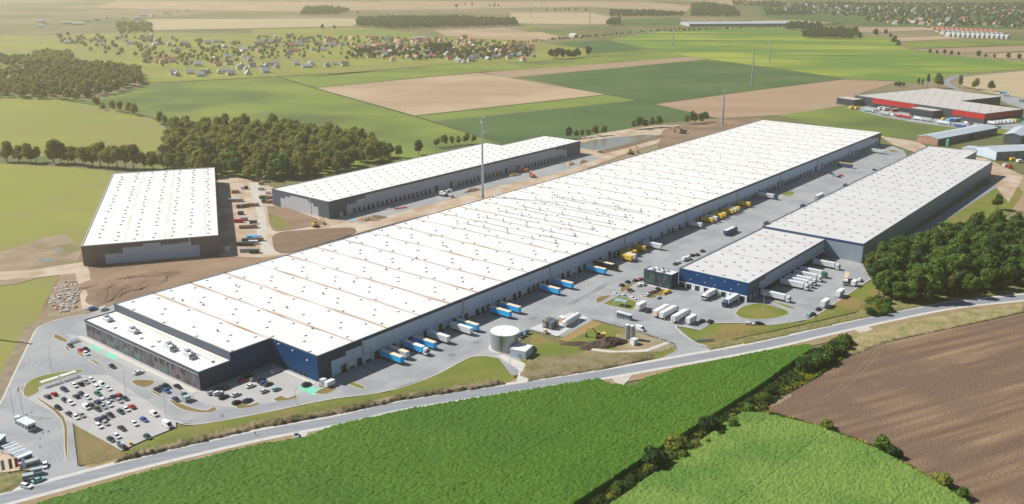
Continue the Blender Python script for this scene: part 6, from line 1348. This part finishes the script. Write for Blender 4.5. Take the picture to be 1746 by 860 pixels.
mound('soil_heap', P(*c_a(850, 240)), 30, 17, 2.6, DIRT, .5, 'wide brown earth mound between the two front warehouses', 'soil heap', 6); mound('soil_heap', P(*c_a(720, 300)), 14, 20, 1.8, DIRT, .2, 'smaller brown earth mound nearest the white roof corner', 'soil heap', 7)
for i, (x, y, rx, ry, h_) in enumerate(((m_[0], m_[1], 9, 4, 2) for m_ in (c_m8(110,625), c_m8(165,612), c_m8(1180,300), c_m8(880,410), c_m8(1690,200), c_m8(1600,215)))): mound('sand_heap', P(x, y), rx, ry, h_, DM, .3*i, ['low sand heap left beside the empty docks','low sand heap right of the first one at the docks','sand heap left of the orange excavators','flat sand heap behind the tall steel pole','sand heap at the far corner of the unfinished warehouse','sand heap by the end of the unfinished warehouse'][i], 'sand heap', 20+i, 'sand heaps of the building site')
b = MB(); w_ = [P(*c_p(600, 200)), P(*c_p(760, 160)), P(*c_p(900, 120)), P(*c_p(1010, 90))]
for a, c in zip(w_[:-1], w_[1:]):
    d = (c-a).normalized(); nn = Vector((-d.y, d.x, 0)); b.v += [tuple(a-nn*5), tuple(a+Vector((0, 0, 2.4))), tuple(a+nn*5), tuple(c-nn*5), tuple(c+Vector((0, 0, 2.4))), tuple(c+nn*5)]; n = len(b.v)-6; b.f += [(n, n+3, n+4, n+1), (n+1, n+4, n+5, n+2)]; b.m += [b.mi(DM)]*2
o = b.build('earth_bank'); tag(o, 'long sandy earth bank between the pond and the main roof', 'earth bank')
# concrete rubble beside the sandy track
RB = [paint('rubble_pale', (.52, .48, .44), .9), paint('rubble_grey', (.36, .34, .33), .9), paint('rubble_orange', (.48, .24, .13), .9)]
b = MB(); q0 = P(*c_a(440, 330)); g = random.Random(3); qs = scatter_np([P(*c_a(*q)) for q in ((380,250),(520,230),(540,300),(500,430),(400,450),(330,380))], 330, 8)
for i, (x, y) in enumerate(qs):
    s = g.uniform(.3, 1.1); a = g.uniform(0, 3); ca, sa = math.cos(a), math.sin(a); n = len(b.v); b.box(-s, s, -s*.6, s*.6, 0, s*g.uniform(.4, .9), RB[0 if i % 3 else (1 if i % 2 else 2)], None, s*.2, s*.15)
    for k in range(n, len(b.v)): vx, vy, vz = b.v[k]; b.v[k] = (vx*ca-vy*sa+x, vx*sa+vy*ca+y, vz)
b.build('rubble')['kind'] = 'stuff'
# containers and material stacks between the two unfinished halls
BR = paint('rust_container', (.38, .24, .16), .6); ITEMS = [((170,258),BR,6,'rust brown container near the wood'),((170,338),GREYP,12,'long grey container beside the shaded dock strip'),((330,378),BR,9,'rust brown container on the gravel, middle'),((200,528),RED,6,'bright red container in the middle of the yard'),((285,580),BR,12,'long rust brown container below the red one'),((345,575),WHITE,4,'small white site cabin right of the long brown container'),
 ((340,680),LBLUE,9,'pale blue roofed container near the lower yard'),((300,705),DGREY,10,'dark container stack below the pale blue one'),((375,695),BR,7,'rust brown container right of the pale blue one'),((255,740),DGREY,10,'dark flat stack of beams'),((335,725),LGREY,6,'grey cabin below the dark stack'),((255,798),GREYP,6,'grey container at the bottom of the yard'),((345,808),DGREEN,6,'dark green skip at the bottom of the yard'),((100,790),WHITE,3,'white cabin in the shade at the hall foot'),
 ((470,265),WHITE,4,'white cabin beside the corner of the long hall'),((405,230),LGREY,5,'grey stack beside the gravel road'),((405,180),BR,4,'brown skip at the top of the gravel road'),((425,310),DGREEN,6,'dark green container left of the long hall corner'),((475,310),BR,6,'brown container left of the long hall corner'),((440,345),DGREY,5,'dark skip left of the long hall corner'),((480,350),BR,5,'small brown container by the long hall'),
 ((220,455),DGREY,4,'dark pallet stack in the yard'),((250,510),GREYP,5,'grey pallet stack in the yard'),((335,540),DGREY,5,'dark container above the small white cabin'),((250,390),DGREEN,4,'green pallet stack in the yard'),((270,220),DGREY,3,'dark pallet stack near the wood'),((240,222),LGREY,3,'pale pallet stack near the wood'),((200,395),DGREY,3,'small dark stack beside the shaded strip')]
for q, col, L_, lab in ITEMS:
    e = empty('shipping_container' if L_ > 5 else 'material_stack', P(*c_m7(q[0], q[1]+8)), random.choice([.1, .15, .05]), lab, 'container' if L_ > 5 else 'stack'); b = MB(); b.box(-L_/2, L_/2, -1.2, 1.2, 0, 2.5, col)
    for k in range(int(L_)): b.box(-L_/2+k+.3, -L_/2+k+.42, -1.26, -1.2, .1, 2.4, col)
    b.build('box', e); b = MB(); b.box(L_/2, L_/2+.05, -1.1, 1.1, .1, 2.4, DGREY); b.build('door', e)
for i, q in enumerate((c_m8(235,548), c_m8(355,540))): b = MB(); b.box(-5, 5, -1.2, 1.2, 0, .6, [WT, RED][i]); b.box(-5, 5, -.1, .1, .6, .75, GREYP); b.build('panel_stack', None, P(*q), UROT*.5, label=['white stack of panels before the empty docks', 'red stack of panels before the empty docks'][i], cat='stack')
gr_ = random.Random(9)
for i in range(26):
    t_ = i/26; q = (1+0*t_, 0); u = 190+t_*300+gr_.uniform(-4, 4); b = MB(); L_ = gr_.uniform(1.5, 4); b.box(-L_, L_, -.8, .8, 0, gr_.uniform(.5, 1.3), [DGREY, BR, GREYP][i % 3]); b.box(-L_*.6, L_*.5, -.6, .6, .5, 1.6, [DGREY, DM, BR][i % 3]); b.build('material_stack', None, UV(u, -143-gr_.uniform(0, 12), .05), UROT, label='loose stack of building material along the back of the main roof', cat='stack', group='loose stacks behind the main roof')
# clutter right of the sheds
for i, (x, y, col, lab) in enumerate(((1500,760,WHITE,'white lorry among scrap beside the tall pale shed'),(1540,775,YELLOW,'pale yellow vehicle among scrap beside the shed'),(1600,790,WHITE,'white open front cabin right of the scrap'),(1470,830,LGREY,'grey scrap pile at the foot of the shed lawn'),(1510,840,RED,'reddish scrap pile at the foot of the shed lawn'))):
    e = empty('scrap_box', P(*c_r(x, y)), .2*i, lab, 'scrap'); b = MB(); b.box(-3, 2, -1.3, 1.3, .5, 2.8, col); b.box(2, 3.6, -1.2, 1.2, .5, 2.1, col, None, .2, .1); b.build('box', e); wheels(e, [-1.8, 2.6], 1.1, WHEEL, .33)
for i, (x, y, lab) in enumerate(((1420,165,'pale blue truck on the road behind the red warehouse'),(1450,185,'white truck on the road behind the red warehouse'),(1590,232,'white car line on the far right road'),(1625,238,'grey lorry on the far right road'))): q = P(*c_r(x, y)); trailer(q, -.4, [LBLUE, WT, WT, GREYP][i], WT, lab, None, 9)
# person walking on the road
def person(q, ang, label):
    me = bpy.data.meshes.new('body'); V = [(0,0,.95),(0,0,1.2),(0,0,1.45),(0,0,1.56),(0,0,1.68),(.10,0,.93),(.28,.05,.5),(.22,.06,.06),(.34,.06,.03),(-.10,0,.93),(-.05,-.02,.48),(-.3,-.04,.10),(-.2,-.04,.05),(0,.2,1.42),(.12,.27,1.15),(.26,.24,.95),(0,-.2,1.42),(-.1,-.27,1.15),(-.05,-.24,.92)]
    V[5] = (.02,.10,.93); V[9] = (.02,-.10,.93); V[6] = (.2,.10,.5); V[7] = (.24,.10,.07); V[8] = (.4,.1,.04); V[10] = (.02,-.10,.5); V[11] = (-.22,-.10,.12); V[12] = (-.08,-.10,.05)
    E_ = [(0,1),(1,2),(2,3),(3,4),(0,5),(5,6),(6,7),(7,8),(0,9),(9,10),(10,11),(11,12),(2,13),(13,14),(14,15),(2,16),(16,17),(17,18)]
    rad = [.15,.15,.17,.06,.115,.10,.065,.045,.04,.10,.065,.045,.04,.07,.05,.035,.07,.05,.035]
    me.from_pydata(V, E_, []); o = bpy.data.objects.new('person', me); COL.objects.link(o); o.location = q; o.rotation_euler = (0, 0, ang); tag(o, label, 'person')
    sk = o.modifiers.new('skin', 'SKIN'); 
    for v_, r_ in zip(me.skin_vertices[0].data, rad): v_.radius = (r_, r_)
    me.skin_vertices[0].data[0].use_root = True; o.modifiers.new('sub', 'SUBSURF').levels = 1
    me.materials.append(paint('dark_clothes', (.05, .05, .07), .9))
person(P(435.5, 742), 2.8, 'person in dark clothes walking along the country road')

# ------------------------------------------------------------------ villages
HM_ = {}
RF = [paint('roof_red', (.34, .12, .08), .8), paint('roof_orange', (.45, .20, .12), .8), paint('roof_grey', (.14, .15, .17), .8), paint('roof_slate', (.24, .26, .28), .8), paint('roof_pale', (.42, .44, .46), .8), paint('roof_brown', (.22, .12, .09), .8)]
HW = [paint('house_white', (.68, .66, .62), .8), paint('house_cream', (.62, .53, .42), .8), paint('house_grey', (.45, .46, .47), .8)]
def house_mesh(rf, wl_, k):
    key = (rf, wl_, k)
    if key not in HM_:
        w0, l0, he, hr = [(8, 11, 3.2, 7.4), (9, 13, 5.2, 9.4), (10, 20, 4.2, 7.6), (14, 32, 5, 8)][k]; b = MB(); W_ = HW[wl_]; R_ = RF[rf]; x, y = w0/2, l0/2
        b.face([(-x, -y, 0), (x, -y, 0), (x, -y, he), (0, -y, hr), (-x, -y, he)], W_); b.face([(x, y, 0), (-x, y, 0), (-x, y, he), (0, y, hr), (x, y, he)], W_); b.face([(x, -y, 0), (x, y, 0), (x, y, he), (x, -y, he)], W_); b.face([(-x, y, 0), (-x, -y, 0), (-x, -y, he), (-x, y, he)], W_)
        for s in (-1, 1):
            q = [(s*(x+.5), -y-.5, he-.35), (s*(x+.5), y+.5, he-.35), (0, y+.5, hr+.15), (0, -y-.5, hr+.15)]; b.face(q if s > 0 else q[::-1], R_)
            for yy in np.arange(-y+1.6, y-1, 3.2): b.face([(s*(x+.03), yy, 1), (s*(x+.03), yy+1.2, 1), (s*(x+.03), yy+1.2, 2.3), (s*(x+.03), yy, 2.3)][::s], GLASS)
        b.box(x*.3, x*.3+.7, -y*.4, -y*.4+.7, hr-2, hr+1, BR); HM_[key] = b.mesh('house')
    return HM_[key]
RN = ['brick red', 'orange red', 'dark grey', 'slate grey', 'pale', 'brown']
def village(poly, n, sp, roofs, where, seed, kinds=(0, 1, 1, 2), ang=.4, spread=.5, minlist=None):
    g = random.Random(seed)
    if minlist is not None:
        Vs = []; Fs = []; Ms = []; mats = []
        for (x, y) in scatter([P(*q) for q in poly], sp, n, seed):
            me = house_mesh(g.choice(roofs), g.choice([0, 0, 1, 2]), g.choice(kinds)); a = ang+g.choice([0, math.pi/2])+g.uniform(-spread, spread)*.3; s = g.uniform(.9, 1.2); o_ = len(Vs)
            Vs += [((v.co.x*math.cos(a)-v.co.y*math.sin(a))*s+x, (v.co.x*math.sin(a)+v.co.y*math.cos(a))*s+y, v.co.z*s-.2) for v in me.vertices]
            for p_ in me.polygons:
                m_ = me.materials[p_.material_index]
                if m_ not in mats: mats.append(m_)
                Fs.append(tuple(i+o_ for i in p_.vertices)); Ms.append(mats.index(m_))
        me = bpy.data.meshes.new('far_houses'); me.from_pydata(Vs, [], Fs)
        for m_ in mats: me.materials.append(m_)
        me.polygons.foreach_set('material_index', Ms); o = link('far_houses', me); o['kind'] = 'stuff'; return
    for (x, y) in scatter([P(*q) for q in poly], sp, n, seed):
        rf = g.choice(roofs); k = g.choice(kinds); o = link('house', house_mesh(rf, g.choice([0, 0, 1, 2]), k), None, (x, y, -.2), ang+g.choice([0, math.pi/2])+g.uniform(-spread, spread)*.3, g.uniform(.85, 1.15))
        tag(o, ('long ' if k > 1 else 'small ')+RN[rf]+' roofed house '+where, 'house', RN[rf]+' roofed houses '+where)
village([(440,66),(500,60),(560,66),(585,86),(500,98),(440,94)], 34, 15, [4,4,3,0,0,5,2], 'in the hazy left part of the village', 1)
village([(545,70),(640,64),(740,68),(760,84),(740,104),(660,108),(580,92)], 60, 15, [0,1,0,1,1,4], 'in the middle of the left village', 2, (0,1,2,2,3))
village([(740,68),(800,66),(860,76),(905,82),(905,92),(880,102),(770,106),(740,88)], 44, 15, [0,0,1,1,4], 'in the right part of the left village', 3, (0,1,1,2))
village([(868,78),(905,78),(915,100),(870,100)], 12, 18, [3,2,0,1], 'at the right tip of the left village', 4)
village([(770,100),(900,97),(905,104),(775,109)], 10, 20, [0,3,3], 'on the lower edge of the left village', 14)
village([(290,132),(360,132),(470,126),(470,110),(430,112),(380,124),(290,126)], 20, 20, [4,4,2,3], 'in the row facing the hazy meadow', 5)
village([(470,118),(590,116),(590,110),(470,112)], 7, 24, [3,2,4], 'scattered below the village', 6)
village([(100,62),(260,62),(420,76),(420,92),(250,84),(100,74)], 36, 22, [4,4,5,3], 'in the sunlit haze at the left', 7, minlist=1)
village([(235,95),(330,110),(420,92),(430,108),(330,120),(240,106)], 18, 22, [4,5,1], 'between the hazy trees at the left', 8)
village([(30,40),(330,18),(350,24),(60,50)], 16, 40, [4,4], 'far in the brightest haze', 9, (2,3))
village([(1306,8),(1380,7),(1465,12),(1470,26),(1400,27),(1306,20)], 60, 24, [3,4,3,2], 'in the far right town, grey quarter', 10, minlist=1)
village([(1470,13),(1560,8),(1746,10),(1746,46),(1640,46),(1500,42),(1480,30)], 120, 26, [0,1,0,1,3,5], 'in the far right town among trees', 11, minlist=1)
village([(1502,34),(1620,36),(1620,45),(1505,42)], 18, 20, [1,0,4], 'on the near edge of the far right town', 12)
for r_, (y, rf) in enumerate(((50.5, 0), (54, 0), (58.5, 3), (62.5, 4))):
    for i in range(13):
        q = P(1590+i*8.2+r_*9, y+i*.35); o = link('house', house_mesh(rf, 0, 0 if r_ < 2 else 1), None, (q.x, q.y, -.2), .35, 1.15)
        tag(o, f'{RN[rf]} roofed terrace house with a white gable in row {["one","two","three","four"][r_]} of the new estate', 'house', f'{RN[rf]} roofed houses of the new estate')
wood_stuff('village_trees', None, .5, 1.05, 'wood', poly=[(440,64),(640,66),(900,74),(910,98),(760,106),(560,102),(430,104),(290,118),(240,108),(240,92),(430,84)], spacing=13, cnt=420, seed=31)
wood_stuff('village_trees', None, .9, 1.45, 'dark', poly=[(1300,10),(1420,6),(1746,8),(1746,50),(1600,46),(1480,42),(1470,30),(1306,24)], spacing=18, cnt=950, seed=32)
wood_stuff('village_trees', None, .7, 1.3, 'dark', poly=[(620,84),(760,86),(905,84),(905,98),(760,104),(600,100)], spacing=14, cnt=150, seed=41)
wood_stuff('village_trees', None, .9, 1.4, 'olive', poly=[(100,60),(420,76),(430,110),(250,106),(100,80)], spacing=22, cnt=70, seed=33)
trees_at([(735,90),(745,92),(752,88),(758,94),(765,90),(740,96)], 'dark', 'dense dark tree in the grove of the left village', 'grove trees of the left village', 1.3, 1.7)
e = link('farm_building', house_mesh(4, 0, 2), None, P(978, 64), .5, 1.4); tag(e, 'white farm building beside the far avenue', 'farm building')
for i, q in enumerate(((960,66),(966,66),(952,67),(990,65))): o = link('house', house_mesh(0, 1, 0), None, P(*q), .3); tag(o, 'small red roofed farm house near the far avenue', 'house', 'farm houses near the far avenue')

# ------------------------------------------------------------------ haze (one closed even box round everything)
b = MB(); b.box(-9500, 9500, -300, 14500, -2.0, 192, WHITE); me = b.mesh('haze'); me.materials.clear()
hm = bpy.data.materials.new('haze_air'); hm.use_nodes = True; n = hm.node_tree.nodes; n.remove(n['Principled BSDF']); v_ = n.new('ShaderNodeVolumePrincipled')
v_.inputs['Color'].default_value = (1.0, .89, .68, 1); v_.inputs['Density'].default_value = HAZE_D; v_.inputs['Anisotropy'].default_value = HAZE_G; hm.node_tree.links.new(v_.outputs[0], n['Material Output'].inputs['Volume'])
me.materials.append(hm); o = link('haze', me); o['kind'] = 'stuff'
